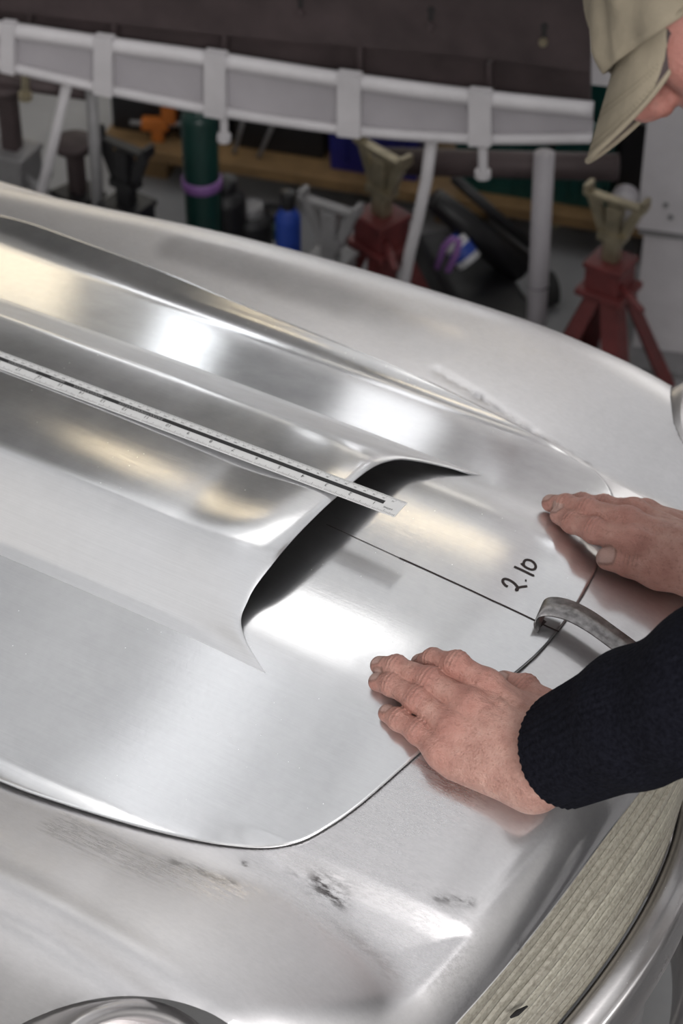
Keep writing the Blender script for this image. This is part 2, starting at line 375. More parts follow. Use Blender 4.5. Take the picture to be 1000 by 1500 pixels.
# far weld bead and its near twin are real relief along the wing joint
side_far = sg > 0
for (aa, bb) in zip([hit(*p, z_base)[:2] for p in [(640, 543), (700, 580), (780, 632)]], [hit(*p, z_base)[:2] for p in [(700, 580), (780, 632), (880, 690)]]):
    dd = seg_d(X, Yy, aa, bb); Z = Z+np.where(dd < .006, (.0006*rng.standard_normal(Z.shape))*np.exp(-(dd/.003)**2), 0)-.0012*np.exp(-(dd/.005)**2)
V = np.stack([X, Yy, Z], -1).reshape(-1, 3)
# returned edge inside the mouth
Fc = grid_faces(nu, nq)
cx = V[Fc].mean(1); keep = sd_poly(cx[:, 0], cx[:, 1], OUT) > -.032; keep0 = keep.copy()
for s in (-1, 1):
    c, nn = hl_axis(s); w = cx-c; al = w@nn; keep &= ~((np.linalg.norm(w-al[:, None]*nn, axis=1) < HLR+.011) & (np.abs(al) < .16))
Fall = Fc; Fc = Fc[keep]
for s in (-1, 1):                                          # trim the shell cleanly round each lamp hole
    c, nn = hl_axis(s); w = V-c; al = w@nn; rad = w-al[:, None]*nn; rl = np.linalg.norm(rad, axis=1)
    used = np.zeros(len(V), bool); used[Fc.ravel()] = True
    cut = np.zeros(len(V), bool); cut[Fall[keep0 & ~keep].ravel()] = True
    m_ = used & cut & (rl < HLR+.03) & (np.abs(al) < .165)
    V[m_] += (rad*((HLR+.011)/np.maximum(rl, 1e-6)-1)[:, None])[m_]
edge = np.arange(nu)*nq
ring1 = V[edge]+np.array((-.005, 0, -.004)); ring2 = V[edge]+np.array((-.034, 0, -.008))
b0 = len(V); V = np.concatenate([V, ring1, ring2])
ex = [(int(edge[i]), int(edge[i+1]), b0+i+1, b0+i) for i in range(nu-1)]+[(b0+i, b0+i+1, b0+nu+i+1, b0+nu+i) for i in range(nu-1)]
# the sides carry on downward
b1 = len(V); lo1 = V[np.arange(nq)]*1; lo1[:, 2] = .42; lo1[:, 1] -= .01; lo2 = V[(nu-1)*nq+np.arange(nq)]*1; lo2[:, 2] = .42; lo2[:, 1] += .01
V = np.concatenate([V, lo1, lo2])
ex += [(i, b1+i, b1+i+1, i+1) for i in range(nq-1)]+[((nu-1)*nq+i, (nu-1)*nq+i+1, b1+nq+i+1, b1+nq+i) for i in range(nq-1)]
body = mesh_obj('body_shell', V, [tuple(f) for f in Fc.tolist()]+ex, M_BODY, car)
xs, ys = V[:, 0], V[:, 1]
mt = np.clip(.25+.75*sstep(.22, .34, np.abs(ys)), 0, 1)*1.0
mt *= 1-.8*sstep(.19, .25, xs)*sstep(.28, .2, np.abs(ys))
mt = np.maximum(mt, .75*sstep(-.20, -.27, ys)*sstep(.26, .15, xs))
pol = [hit(*p, z_base)[:2] for p in ((262, 362), (400, 405), (540, 455), (640, 500))]
mt -= .62*np.exp(-(np.min([seg_d(xs, ys, A_, B_) for A_, B_ in zip(pol[:-1], pol[1:])], 0)/.028)**4)
rd_ = [hit(*p, z_base)[:2] for p in ((420, 1255), (560, 1335), (690, 1395))]
for A_, B_ in zip(rd_[:-1], rd_[1:]): mt = np.maximum(mt, np.exp(-(seg_d(xs, ys, A_, B_)/.035)**2))
mt = np.clip(mt, .15, 1)
attr(body, 'matte', mt)
def spot(pts, w): return np.max([np.exp(-(seg_d(xs, ys, a, b)/w)**2) for a, b in zip(pts[:-1], pts[1:])], 0)
h2 = lambda *ps: [hit(*p, z_base)[:2] for p in ps]
attr(body, 'scuff', np.clip(spot(h2((90, 1210), (200, 1262), (330, 1300)), .014)+spot(h2((420, 1240), (560, 1320), (640, 1390)), .026)+spot(h2((560, 1190), (640, 1150)), .03)+spot(h2((480, 1320), (600, 1400)), .02), 0, 1))
attr(body, 'stain', np.clip(.35*spot(h2((640, 543), (700, 580), (780, 632), (880, 690)), .003)+spot(h2((465, 1292), (495, 1318)), .009)+.55*spot(h2((255, 1262), (340, 1294)), .005)+.7*spot(h2((640, 1316), (690, 1322)), .004)+spot(h2((357, 1265), (359, 1267)), .003)+.6*spot(h2((420, 1272), (436, 1280)), .003)+.6*spot(h2((760, 1395), (795, 1380)), .003), 0, 1))
def headlight(s):
    c, nn = hl_axis(s); z = nn; x = np.cross((0, 1, 0), z); x /= np.linalg.norm(x); y = np.cross(z, x); Rm = np.stack([x, y, z], 1)
    prof = [(HLR+.008, -.12), (HLR+.0085, -.06), (HLR+.009, .004), (HLR+.005, .009), (HLR-.001, .011), (HLR-.006, .008), (HLR-.007, -.02)]
    r = MB().lathe(prof, c, 48, Rm).build('headlight_ring', M_LIP, car, True)
    MB().lathe([(HLR-.007, -.02), (HLR-.02, -.035), (.05, -.06), (.002, -.075)], c, 48, Rm).build('headlight_bowl', M_LIP, r, True)
headlight(-1); headlight(1)

# bonnet -------------------------------------------------------------------
bon = thing('bonnet', 'brushed aluminium bonnet panel with a raised central bulge and an open air scoop', 'car bonnet')
cen = np.array((-.30, 0.0)); NR = 150
Vb = np.concatenate([[np.array((*cen, 0))]]+[np.c_[cen+(OUT-cen)*f, np.zeros(len(OUT))] for f in np.linspace(0, 1, NR+1)[1:]**.8])
K = len(OUT); lowedge = 0
sdb = sd_poly(Vb[:, 0], Vb[:, 1], OUT)
nearlift = .0035*sstep(.1, -.25, Vb[:, 0])*sstep(-.22, -.33, Vb[:, 1])
Vb[:, 2] = z_base(Vb[:, 0], Vb[:, 1])+LIFT+nearlift
Fb = [(0, 1+(k+1) % K, 1+k) for k in range(K)]+[(1+r*K+k, 1+r*K+(k+1) % K, 1+(r+1)*K+(k+1) % K, 1+(r+1)*K+k) for r in range(NR-1) for k in range(K)]
skin = mesh_obj('bonnet_skin', Vb, Fb, M_BON, bon)
a_ = np.abs(Vb[:, 1])
attr(skin, 'matte', .65*np.exp(-((a_-.140)/.016)**2)+.35*sstep(.2, .3, a_)*(Vb[:, 1] < 0)*sstep(-.02, .2, Vb[:, 0]))
md = skin.modifiers.new('thickness', 'SOLIDIFY'); md.thickness = .0016; md.offset = -1
# raised bulge with the scoop mouth at its front
ny, nx = 190, 150
yy = np.linspace(-.172, .172, ny); qq = 1.0*np.linspace(0, 1, nx)**1.6
YY, QQ = np.meshgrid(yy, qq, indexing='ij'); XX = XL_(YY)-QQ
ZZ = z_base(XX, YY)+LIFT+.0006+z_bulge(XX-1e-6, YY)
edge_taper = sstep(.172, .160, np.abs(YY)); ZZ -= .0009*(1-edge_taper)
# the scoop edge is rolled over
roll = np.exp(-QQ/.0035)*.0022*sstep(.170, .150, np.abs(YY)); ZZ -= roll
Vs = np.stack([XX, YY, ZZ], -1).reshape(-1, 3)
scoop = mesh_obj('scoop_bulge', Vs, grid_faces(ny, nx), M_BON, bon)
a2 = np.abs(Vs[:, 1]); attr(scoop, 'matte', np.clip(.9*sstep(.078, .094, a2)+.5*np.exp(-QQ.reshape(-1)/.012), 0, 1))
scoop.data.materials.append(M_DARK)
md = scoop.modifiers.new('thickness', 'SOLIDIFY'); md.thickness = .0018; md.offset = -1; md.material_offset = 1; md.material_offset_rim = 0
# dark sheet across the scoop duct, standing in for the shade inside
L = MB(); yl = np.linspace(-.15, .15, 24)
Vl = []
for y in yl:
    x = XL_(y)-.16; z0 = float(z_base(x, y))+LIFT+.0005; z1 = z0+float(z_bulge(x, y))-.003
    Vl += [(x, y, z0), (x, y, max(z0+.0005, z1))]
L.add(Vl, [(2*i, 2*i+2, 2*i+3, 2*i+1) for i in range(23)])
L.build('duct_shade', M_DARK, bon)
# marker pen: centre line and the figures 2.10, drawn as thin ink strips on the sheet
def ink(name, strokes, w, parent, zf=z_top):
    mb = MB()
    for st in strokes:
        P = np.array([hit(px, py, zf, .0004) for px, py in st])
        if len(st) > 2:
            P2 = chaikin(P[:, :2], 2); P = np.c_[P2, zf(P2[:, 0], P2[:, 1])+.0004]
        else:
            tt = np.linspace(0, 1, 24)[:, None]; P2 = P[0, :2]*(1-tt)+P[1, :2]*tt; P = np.c_[P2, zf(P2[:, 0], P2[:, 1])+.0004]
        n = len(P); d = np.gradient(P, axis=0); d /= np.linalg.norm(d, axis=1)[:, None]
        s = np.stack([-d[:, 1], d[:, 0], 0*d[:, 0]], 1)*w/2
        for E in (P-s, P+s): E[:, 2] = zf(E[:, 0], E[:, 1])+.0004
        A, Bq = P-s, P+s; A[:, 2] = zf(A[:, 0], A[:, 1])+.0004; Bq[:, 2] = zf(Bq[:, 0], Bq[:, 1])+.0004
        mb.add(np.concatenate([A, Bq]), [(i, i+1, n+i+1, n+i) for i in range(n-1)])
    return mb.build(name, M_INK, parent)
def c7(pts): return [(700+a*.16, 780+b*.16) for a, b in pts]
ink('marker_figures', [c7([(272, 494), (245, 480), (222, 445), (232, 424), (262, 422), (310, 445), (345, 475), (365, 505), (360, 530), (345, 522), (365, 505), (400, 495), (450, 490)]),
                       c7([(430, 437), (445, 438)]), c7([(330, 310), (420, 350), (500, 392), (514, 390)]),
                       c7([(395, 280), (415, 300), (450, 325), (500, 342), (530, 325), (525, 290), (495, 258), (455, 246), (428, 252), (415, 280), (420, 302)])], .0026, bon)
ink('centre_line', [[(585, 817), (720, 879)], [(720, 879), (800, 917)], [(800, 917), (818, 925)]], .0017, bon)
ink('scribed_line', [[(478, 768), (585, 817)]], .0007, bon, lambda x, y: z_base(x, y)+LIFT)
ink('marker_tick', [[(785, 920), (798, 909)]], .004, bon)

# lower mouth: laminated timber former and the cast lip
def lamin_wood():
    m, nt, p = base_mat('weathered_pale_timber'); L = nt.links
    v = coords(nt, (110, 3, 110)); g = noise(nt, v, 2.0, 6, .65); sp = noise(nt, coords(nt), 260, 2)
    c = ramp(nt, g, [(.25, (.31, .29, .24)), (.5, (.43, .405, .34)), (.75, (.50, .475, .41))])
    mx = N(nt, 'ShaderNodeMix', data_type='RGBA', blend_type='MULTIPLY'); mx.inputs[0].default_value = .6
    L.new(c, mx.inputs['A']); L.new(ramp(nt, sp, [(.35, (.55, .53, .5)), (.55, (1, 1, 1))]), mx.inputs['B'])
    oi = N(nt, 'ShaderNodeObjectInfo'); m3 = N(nt, 'ShaderNodeMix', data_type='RGBA', blend_type='MULTIPLY'); m3.inputs[0].default_value = 1
    L.new(mx.outputs['Result'], m3.inputs['A']); L.new(ramp(nt, oi.outputs['Random'], [(0, (.74, .73, .72)), (1, (1, 1, .98))]), m3.inputs['B'])
    L.new(m3.outputs['Result'], p.inputs['Base Color']); p.inputs['Roughness'].default_value = .5
    L.new(bump(nt, g, .25, .001), p.inputs['Normal']); return m
M_LAM = lamin_wood()
def lip_pts(pix, zc):
    P = []
    for (px, py) in pix:
        z = .6
        for _ in range(30):
            p = at(px, py, z); z += .6*(zc(p[1])-z)
        P.append(at(px, py, z))
    P = np.array(P); P = P[np.argsort(P[:, 1])]; return P
zl = lambda y: .655-1.6*y*y
Bp = lip_pts([(1000, 1165), (985, 1220), (950, 1320), (880, 1430), (820, 1500)], zl)
bx = np.polyfit(Bp[:, 1], Bp[:, 0], 2)
YW = np.linspace(-.37, .26, 100)
wood = thing('timber_former', 'pale weathered laminated timber former filling the open nose of the car', 'timber block')
top = np.stack([xfront(np.abs(YW))-.012, YW, z_base(xfront(np.abs(YW))-.004, YW)-.020], 1)
bot = np.stack([np.polyval(bx, YW)-.004, YW, zl(YW)-.004], 1)
bot[:, 0] = np.maximum(bot[:, 0], top[:, 0]+.004)
NB = 11
for k in range(NB):
    f0, f1 = k/NB, (k+1)/NB-.010; j = rng.normal(0, .0006); mb = MB(); Vw = []
    for i in range(len(YW)):
        dv = bot[i]-top[i]; nrm = np.array((abs(dv[2]), 0, dv[0]+.02)); nrm /= np.linalg.norm(nrm)
        bow = .010*math.sin(math.pi*(k+.5)/NB); o = nrm*(bow+j)
        chip = .0005*math.sin(i*1.7+k*2)
        A, Bq = top[i]+dv*(f0+.25*chip)+o, top[i]+dv*(f1-.25*chip)+o
        e = dv*.005
        Vw += [A-nrm*.007, A+e, A+4*e, Bq-4*e, Bq-e, Bq-nrm*.007]
    mb.add(Vw, [(6*i+c, 6*i+6+c, 6*i+7+c, 6*i+1+c) for i in range(len(YW)-1) for c in range(5)])
    mb.build('lamination', M_LAM, wood, True)
mb = MB(); Vw = []
for i in range(len(YW)): Vw += [top[i]+np.array((-.008, 0, .004)), bot[i]+np.array((-.008, 0, -.02))]
mb.add(Vw, [(2*i, 2*i+2, 2*i+3, 2*i+1) for i in range(len(YW)-1)]); mb.build('backing_board', M_BROWN, wood)
for (p0, p1) in (((762, 1413), (797, 1377)), ((748, 1490), (772, 1474))):
    def wf(y):
        return None
    # open knot / split in the face of the former
    a0, a1 = on_plane(*p0, (.352, -.2, .62), (.9, 0, .45)), on_plane(*p1, (.352, -.2, .62), (.9, 0, .45))
    MB().tube([a0, (a0*.6+a1*.4), a1], [.0012, .0026, .0008], 8).build('split', M_DARK, wood)
lip = thing('nose_lip', 'thick grey cast lip curving round the bottom of the open nose', 'car part')
Vl = []; prof = [(-.004, -.030), (-.002, -.004), (.003, .003), (.010, .005), (.018, .003), (.026, .000), (.0285, .0012), (.031, -.001), (.033, -.008), (.034, -.035), (.030, -.06)]
YL = np.linspace(-.36, .32, 110); lx = np.polyval(bx, YL)
for i, y in enumerate(YL):
    for (dx, dz) in prof: Vl.append((lx[i]+dx*1.0, y, zl(y)+dz))
mesh_obj('lip_casting', np.array(Vl), grid_faces(len(YL), len(prof)), M_LIP, lip)
val = thing('front_valance', 'bare metal valance panel below the nose lip', 'car part')
Vv = []; profv = [(0, -.10), (.01, -.003), (.02, .0), (.07, -.01), (.12, -.05), (.13, -.16)]
for i, y in enumerate(YL):
    for (dx, dz) in profv: Vv.append((lx[i]+.020+dx+.0*y, y, .46-1.2*y*y+dz))
mesh_obj('valance_panel', np.array(Vv), grid_faces(len(YL), len(profv)), M_LIP, val)
for y in (-.28, -.1, .1, .26):
    x = float(np.polyval(bx, y)); MB().box((x+.012, y, .52-.8*y*y), (.012, .03, .22), None, .002).build('bracket', M_GREY, val)
#PART2
# ------------------------------------------------------------------ signed-distance sculpting
def cone(P, a, b, r1, r2):
    a = np.asarray(a, np.float32); b = np.asarray(b, np.float32); ba = b-a
    pa = P-a; t = np.clip((pa@ba)/float(ba@ba+1e-12), 0, 1)
    return np.linalg.norm(pa-t[..., None]*ba, axis=-1)-(r1+(r2-r1)*t)
def ell(P, c, r, M=None):
    q = P-np.asarray(c, np.float32)
    if M is not None: q = q@np.asarray(M, np.float32)        # columns of M are the axes
    r = np.asarray(r, np.float32); k0 = np.linalg.norm(q/r, axis=-1); k1 = np.linalg.norm(q/(r*r), axis=-1)+1e-9
    return k0*(k0-1)/k1
def smin(a, b, k): h = np.maximum(k-np.abs(a-b), 0)/k; return np.minimum(a, b)-h*h*k*.25
def surf_net(fn, lo, hi, h):
    lo = np.array(lo); n = np.ceil((np.array(hi)-lo)/h).astype(int)+1
    ax = [lo[i]+h*np.arange(n[i]) for i in range(3)]
    P = np.stack(np.meshgrid(*ax, indexing='ij'), -1).astype(np.float32)
    D = np.empty(n, np.float32)
    for i in range(0, n[0], 24): D[i:i+24] = fn(P[i:i+24])
    S = D < 0; c = n-1
    acc = np.zeros((*c, 3), np.float32); cnt = np.zeros(c, np.float32)
    cs = [(i, j, k) for i in (0, 1) for j in (0, 1) for k in (0, 1)]
    sl = lambda A, o: A[o[0]:o[0]+c[0], o[1]:o[1]+c[1], o[2]:o[2]+c[2]]
    for o in cs:
        for x in range(3):
            if o[x]: continue
            e = list(o); e[x] = 1
            m = sl(S, o) != sl(S, e); d0, d1 = sl(D, o)[m], sl(D, e)[m]; t = d0/(d0-d1)
            v = np.tile(np.array(o, np.float32), (len(t), 1)); v[:, x] += t; acc[m] += v; cnt[m] += 1
    act = cnt > 0; idx = -np.ones(c, int); idx[act] = np.arange(act.sum())
    V = lo+h*(np.argwhere(act)+acc[act]/cnt[act][:, None])
    Q = []
    for x in range(3):
        y, z = (x+1) % 3, (x+2) % 3
        A = [slice(1, c[i]) for i in range(3)]; A[x] = slice(0, c[x])
        Bs = list(A); Bs[x] = slice(1, c[x]+1)
        s0 = S[tuple(A)]; s1 = S[tuple(Bs)]
        for m, fl in ((s0 & ~s1, False), (~s0 & s1, True)):
            w = np.argwhere(m); w[:, y] += 1; w[:, z] += 1
            q = []
            for (dy, dz) in ((-1, -1), (0, -1), (0, 0), (-1, 0)):
                ww = w.copy(); ww[:, y] += dy; ww[:, z] += dz; q.append(idx[ww[:, 0], ww[:, 1], ww[:, 2]])
            q = np.stack(q, 1); Q.append(q[:, ::-1] if fl else q)
    return V, np.concatenate(Q)

# ------------------------------------------------------------------ the person
def skin_mat():
    m, nt, p = base_mat('weathered_skin'); L = nt.links; v = coords(nt)
    a1 = N(nt, 'ShaderNodeAttribute', attribute_name='red'); a2 = N(nt, 'ShaderNodeAttribute', attribute_name='nail'); a3 = N(nt, 'ShaderNodeAttribute', attribute_name='grime_shade')
    c = ramp(nt, noise(nt, v, 70, 5, .6), [(.25, (.36, .18, .145)), (.5, (.48, .265, .215)), (.75, (.57, .345, .285))])
    def mixc(f, A, col, k=1.):
        x = N(nt, 'ShaderNodeMix', data_type='RGBA'); L.new(math_(nt, 'MULTIPLY', f, k), x.inputs[0]); L.new(A, x.inputs['A']); x.inputs['B'].default_value = (*col, 1); return x.outputs['Result']
    c = mixc(a1.outputs['Fac'], c, (.44, .155, .125), .75)
    c = mixc(math_(nt, 'GREATER_THAN', noise(nt, v, 240, 3, .6), .60), c, (.30, .14, .11), .40)
    c = mixc(a2.outputs['Fac'], c, (.46, .31, .27), .85)
    c = mixc(a3.outputs['Fac'], c, (.13, .075, .06), .8)  # grime on the hands, painted shade on the face
    L.new(c, p.inputs['Base Color']); p.inputs['Roughness'].default_value = .46
    p.inputs['Subsurface Weight'].default_value = .12; p.inputs['Subsurface Radius'].default_value = (.008, .003, .002); p.inputs['Subsurface Scale'].default_value = .5
    vo = N(nt, 'ShaderNodeTexVoronoi', Scale=620.0); L.new(v, vo.inputs['Vector'])
    wr = noise(nt, coords(nt, (300, 90, 160)), 1.5, 4, .6)
    h = math_(nt, 'ADD', math_(nt, 'MULTIPLY', vo.outputs[0], .5), math_(nt, 'MULTIPLY', wr, .9))
    wr2 = noise(nt, coords(nt, (70, 150, 70)), 1.6, 6, .7); h = math_(nt, 'ADD', h, math_(nt, 'MULTIPLY', wr2, 3.0))
    L.new(bump(nt, h, .6, .0016), p.inputs['Normal']); return m
M_SKIN = skin_mat()
def knit():
    m, nt, p = base_mat('navy_knit_wool'); L = nt.links; v = coords(nt)
    L.new(ramp(nt, noise(nt, v, 300, 3), [(.3, (.004, .0042, .007)), (.7, (.012, .0125, .019))]), p.inputs['Base Color'])
    p.inputs['Roughness'].default_value = .95; p.inputs['Specular IOR Level'].default_value = .08
    p.inputs['Sheen Weight'].default_value = .0
    L.new(bump(nt, noise(nt, v, 420, 4, .7), .6, .002), p.inputs['Normal']); return m
M_KNIT = knit()
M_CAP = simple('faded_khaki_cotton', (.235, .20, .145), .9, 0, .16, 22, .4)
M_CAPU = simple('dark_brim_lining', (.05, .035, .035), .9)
M_THREAD = simple('cap_stitch_thread', (.16, .135, .09), .9)
M_TROU = simple('dark_work_trousers', (.03, .032, .04), .9, 0, .2, 40)
M_SHOE = simple('black_work_boot', (.02, .018, .016), .6)
person = thing('person', 'person in a khaki cap and navy jumper leaning over, both hands pressing on the bonnet', 'person', (1.02, .03, 0))
def pchild(o): o.parent = person; o.matrix_parent_inverse = Matrix.Translation((-1.02, -.03, 0)); return o
def J(px, py, h): return hit(px, py, z_base, h+LIFT)
def hand_fn(fing, pal, wrist_fore, ridges):
    """fing: list of joint lists [(p, r), ...] from knuckle to tip; pal: list of (a, b, ra, rb)"""
    creases = []
    for j in fing:
        for i in range(1, len(j)-1): creases.append((j[i][0], j[i+1][0]-j[i-1][0], j[i][1]))
    def fn(P):
        d = None
        for (a, b, ra, rb) in pal:
            e = cone(P, a, b, ra, rb); d = e if d is None else smin(d, e, .016)
        f = None
        for j in fing:
            g = None
            for (a, ra), (b, rb) in zip(j[:-1], j[1:]):
                e = cone(P, a, b, ra, rb); g = e if g is None else smin(g, e, .004)
            for (p, r) in j[1:-1]: g = smin(g, np.linalg.norm(P-np.asarray(p, np.float32), axis=-1)-r*1.04, .004)
            f = g if f is None else smin(f, g, .0012)
        d = smin(d, f, .010)
        for (a, b, ra, rb) in wrist_fore: d = smin(d, cone(P, a, b, ra, rb), .02)
        for (a, b, ra, rb) in ridges: d = smin(d, cone(P, a, b, ra, rb), .005)
        near = np.abs(d) < .006
        if near.any():
            Pn = P[near]; dd = d[near]
            for (c, ax, r) in creases:                       # knuckle folds on the back of each joint
                c = np.asarray(c, np.float32); ax = np.asarray(ax/np.linalg.norm(ax), np.float32); w = Pn-c; s = w@ax
                g = np.exp(-(s/(r*.55))**2)*np.exp(-(np.linalg.norm(w-s[:, None]*ax, axis=1)/(r*1.5))**4)*sstep(.1, .8, (w[:, 2])/r)
                dd = dd+g*(.0008*np.cos(s*2*np.pi/.0040)-.0006)
            d[near] = dd
        return d
    return fn
def finish_skin(V, fing, thumb_idx):
    n = len(V); red = np.zeros(n); nail = np.zeros(n); gr = np.zeros(n)
    for j in fing:
        for i in range(1, len(j)-1):
            c, ax, rr = j[i][0], j[i+1][0]-j[i-1][0], j[i][1]; ax = ax/np.linalg.norm(ax); w = V-c; s_ = w@ax
            gr = np.maximum(gr, np.exp(-(s_/(rr*.6))**2)*(np.linalg.norm(w-s_[:, None]*ax, axis=1) < rr*1.5)*sstep(.1, .8, w[:, 2]/rr)*np.clip(.5*np.cos(s_*2*np.pi/.0040)-.1, 0, 1)*1.1)
    for k, j in enumerate(fing):
        for i, (p, r) in enumerate(j[:-1]):
            red = np.maximum(red, np.exp(-(np.linalg.norm(V-p, axis=1)/(r*1.5))**2)*(.85 if i < 2 else .6))
        (a, ra), (b, rb) = j[-2], j[-1]; t = (b-a)/np.linalg.norm(b-a)
        up = np.array((0, 0, 1.)) if k != thumb_idx else np.array((-.25, -.55, .8))
        up = up-t*(up@t); up /= np.linalg.norm(up); sd_ = np.cross(t, up)
        w = V-(b+up*rb*.75+t*rb*.15); s, l, uu = w@t, w@sd_, w@up
        k_ = rb/.008; e = np.maximum(np.abs(s)/(.0062*k_), np.abs(l)/(.0056*k_)); e = .5*e+.5*np.sqrt((s/(.0062*k_))**2+(l/(.0056*k_))**2)
        on = (uu > -.005*k_) & (uu < .006)
        nail = np.maximum(nail, np.where(on, sstep(1.06, .94, e), 0)); gr = np.maximum(gr, np.where(on, np.exp(-((e-1.08)/.12)**2), 0)*.8)
        tipd = (V-b)@t; gr = np.maximum(gr, .45*sstep(rb*.4, rb*1.0, tipd)*(np.linalg.norm(V-b, axis=1) < rb*1.4))
        red = np.maximum(red, .6*np.exp(-(np.linalg.norm(V-b, axis=1)/(rb*1.6))**2))
    return red, nail, gr
VV, FF, RED, NAI, GRI = [], [], [], [], []
nv = 0
def add_skin(V, Q, r=None, n=None, g=None):
    global nv
    VV.append(V); FF.append(Q+nv); nv += len(V)
    for A, x in ((RED, r), (NAI, n), (GRI, g)): A.append(np.zeros(len(V)) if x is None else x)
def chain(*t): return [(J(px, py, h), r) for (px, py, h, r) in t]
def ridges_of(H, wr, wc, wu, r):
    o = []
    for k, w in ((0, wr*.6+wc*.4), (1, wc), (2, wc*.7+wu*.3), (3, wu*.7+wc*.3)):
        m, rm = H[k][0]; up = np.array((0, 0, 1.)); a = m+up*(rm-.0028); b = w*.62+m*.38+up*(r-.0052)
        o.append((a, b, .0034, .0020)); o.append((m+up*.002, m+up*.0022, rm*.98, rm*.98))
    v = lambda k, t, l: H[k][0][0]*(1-t)+(wc)*t+np.array((0, 0, r-.0050+l))
    o += [(v(1, .25, 0)*.5+v(2, .25, 0)*.5, v(2, .55, .0006), .0017, .0019), (v(2, .55, .0006), v(3, .8, .001), .0019, .0019), (v(0, .3, 0)*.5+v(1, .3, 0)*.5, v(1, .65, .0008), .0016, .0018)]
    return o
# left hand (near)
HL_ = [chain((712, 1006, .030, .0135), (668, 974, .034, .0112), (634, 968, .020, .0096), (615, 971, .0085, .0082)),
       chain((690, 1037, .034, .0135), (628, 997, .027, .0112), (580, 978, .017, .0098), (556, 975, .0095, .0085)),
       chain((664, 1067, .030, .0128), (611, 1024, .025, .0108), (574, 1003, .016, .0094), (553, 999, .009, .0083)),
       chain((645, 1100, .022, .0118), (612, 1072, .019, .0100), (584, 1054, .013, .0090), (567, 1045, .0085, .0080)),
       chain((800, 1040, .024, .0150), (768, 1010, .017, .0122), (738, 999, .0105, .0100))]
WR, WC, WU = J(812, 1080, .038), J(800, 1108, .042), J(785, 1142, .034)
LELB = np.array((.555, -.135, 1.165))
pal = [(WR, HL_[0][0][0], .020, .0128), (WC, HL_[1][0][0], .021, .0130), (WC, HL_[2][0][0], .021, .0122), (WU, HL_[3][0][0], .020, .0118),
       (J(775, 1150, .024), J(668, 1118, .017), .021, .014), (WR, HL_[4][0][0], .021, .0155), (J(770, 1075, .024), J(700, 1055, .022), .02, .014),
       (J(720, 1095, .02), J(690, 1090, .018), .018, .014)]
fd = (LELB-WC)/np.linalg.norm(LELB-WC)
fore = [(WR, WR+fd*.09+np.array((0, 0, -.003)), .021, .025), (WU, WU+fd*.09+np.array((0, .004, .0)), .020, .024)]
allp = np.array([p for j in HL_ for p, r in j]+[WR, WC, WU, WR+fd*.09, WU+fd*.09, J(668, 1118, .017)])
Vh, Qh = surf_net(hand_fn(HL_, pal, fore, ridges_of(HL_, WR, WC, WU, .021)), allp.min(0)-.03, allp.max(0)+.032, .00115)
add_skin(Vh, Qh, *finish_skin(Vh, HL_, 4))
# right hand (far)
HR_ = [chain((928, 796, .034, .0138), (870, 777, .024, .0112), (838, 765, .015, .0097), (818, 755, .0095, .0084)),
       chain((918, 766, .038, .0138), (860, 748, .026, .0112), (828, 741, .017, .0098), (806, 737, .010, .0085)),
       chain((928, 752, .030, .0125), (884, 743, .020, .0108), (852, 738, .012, .0094), (834, 736, .007, .0082)),
       chain((945, 752, .022, .0115), (910, 747, .014, .0098), (885, 745, .008, .0088), (870, 744, .005, .0078)),
       chain((965, 836, .021, .0152), (922, 824, .016, .0128), (890, 818, .0115, .0110))]
RW_R, RW_C, RW_U = J(1042, 842, .040), J(1046, 820, .046), J(1048, 796, .036)
RELB = np.array((.62, .19, 1.08))
pal = [(RW_R, HR_[0][0][0], .021, .013), (RW_C, HR_[1][0][0], .022, .013), (RW_C, HR_[2][0][0], .021, .0122), (RW_U, HR_[3][0][0], .02, .0115),
       (RW_R, HR_[4][0][0], .022, .0165), (J(1020, 835, .026), J(950, 812, .024), .02, .016), (J(1030, 800, .026), J(955, 775, .018), .02, .014)]
fdr = (RELB-RW_C)/np.linalg.norm(RELB-RW_C)
fore = [(RW_R, RW_R+fdr*.09, .021, .025), (RW_U, RW_U+fdr*.09, .02, .024)]
allp = np.array([p for j in HR_ for p, r in j]+[RW_R, RW_C, RW_U, RW_R+fdr*.09, RW_U+fdr*.09])
Vh, Qh = surf_net(hand_fn(HR_, pal, fore, ridges_of(HR_, RW_R, RW_C, RW_U, .021)), allp.min(0)-.03, allp.max(0)+.032, .00115)
add_skin(Vh, Qh, *finish_skin(Vh, HR_, 4))
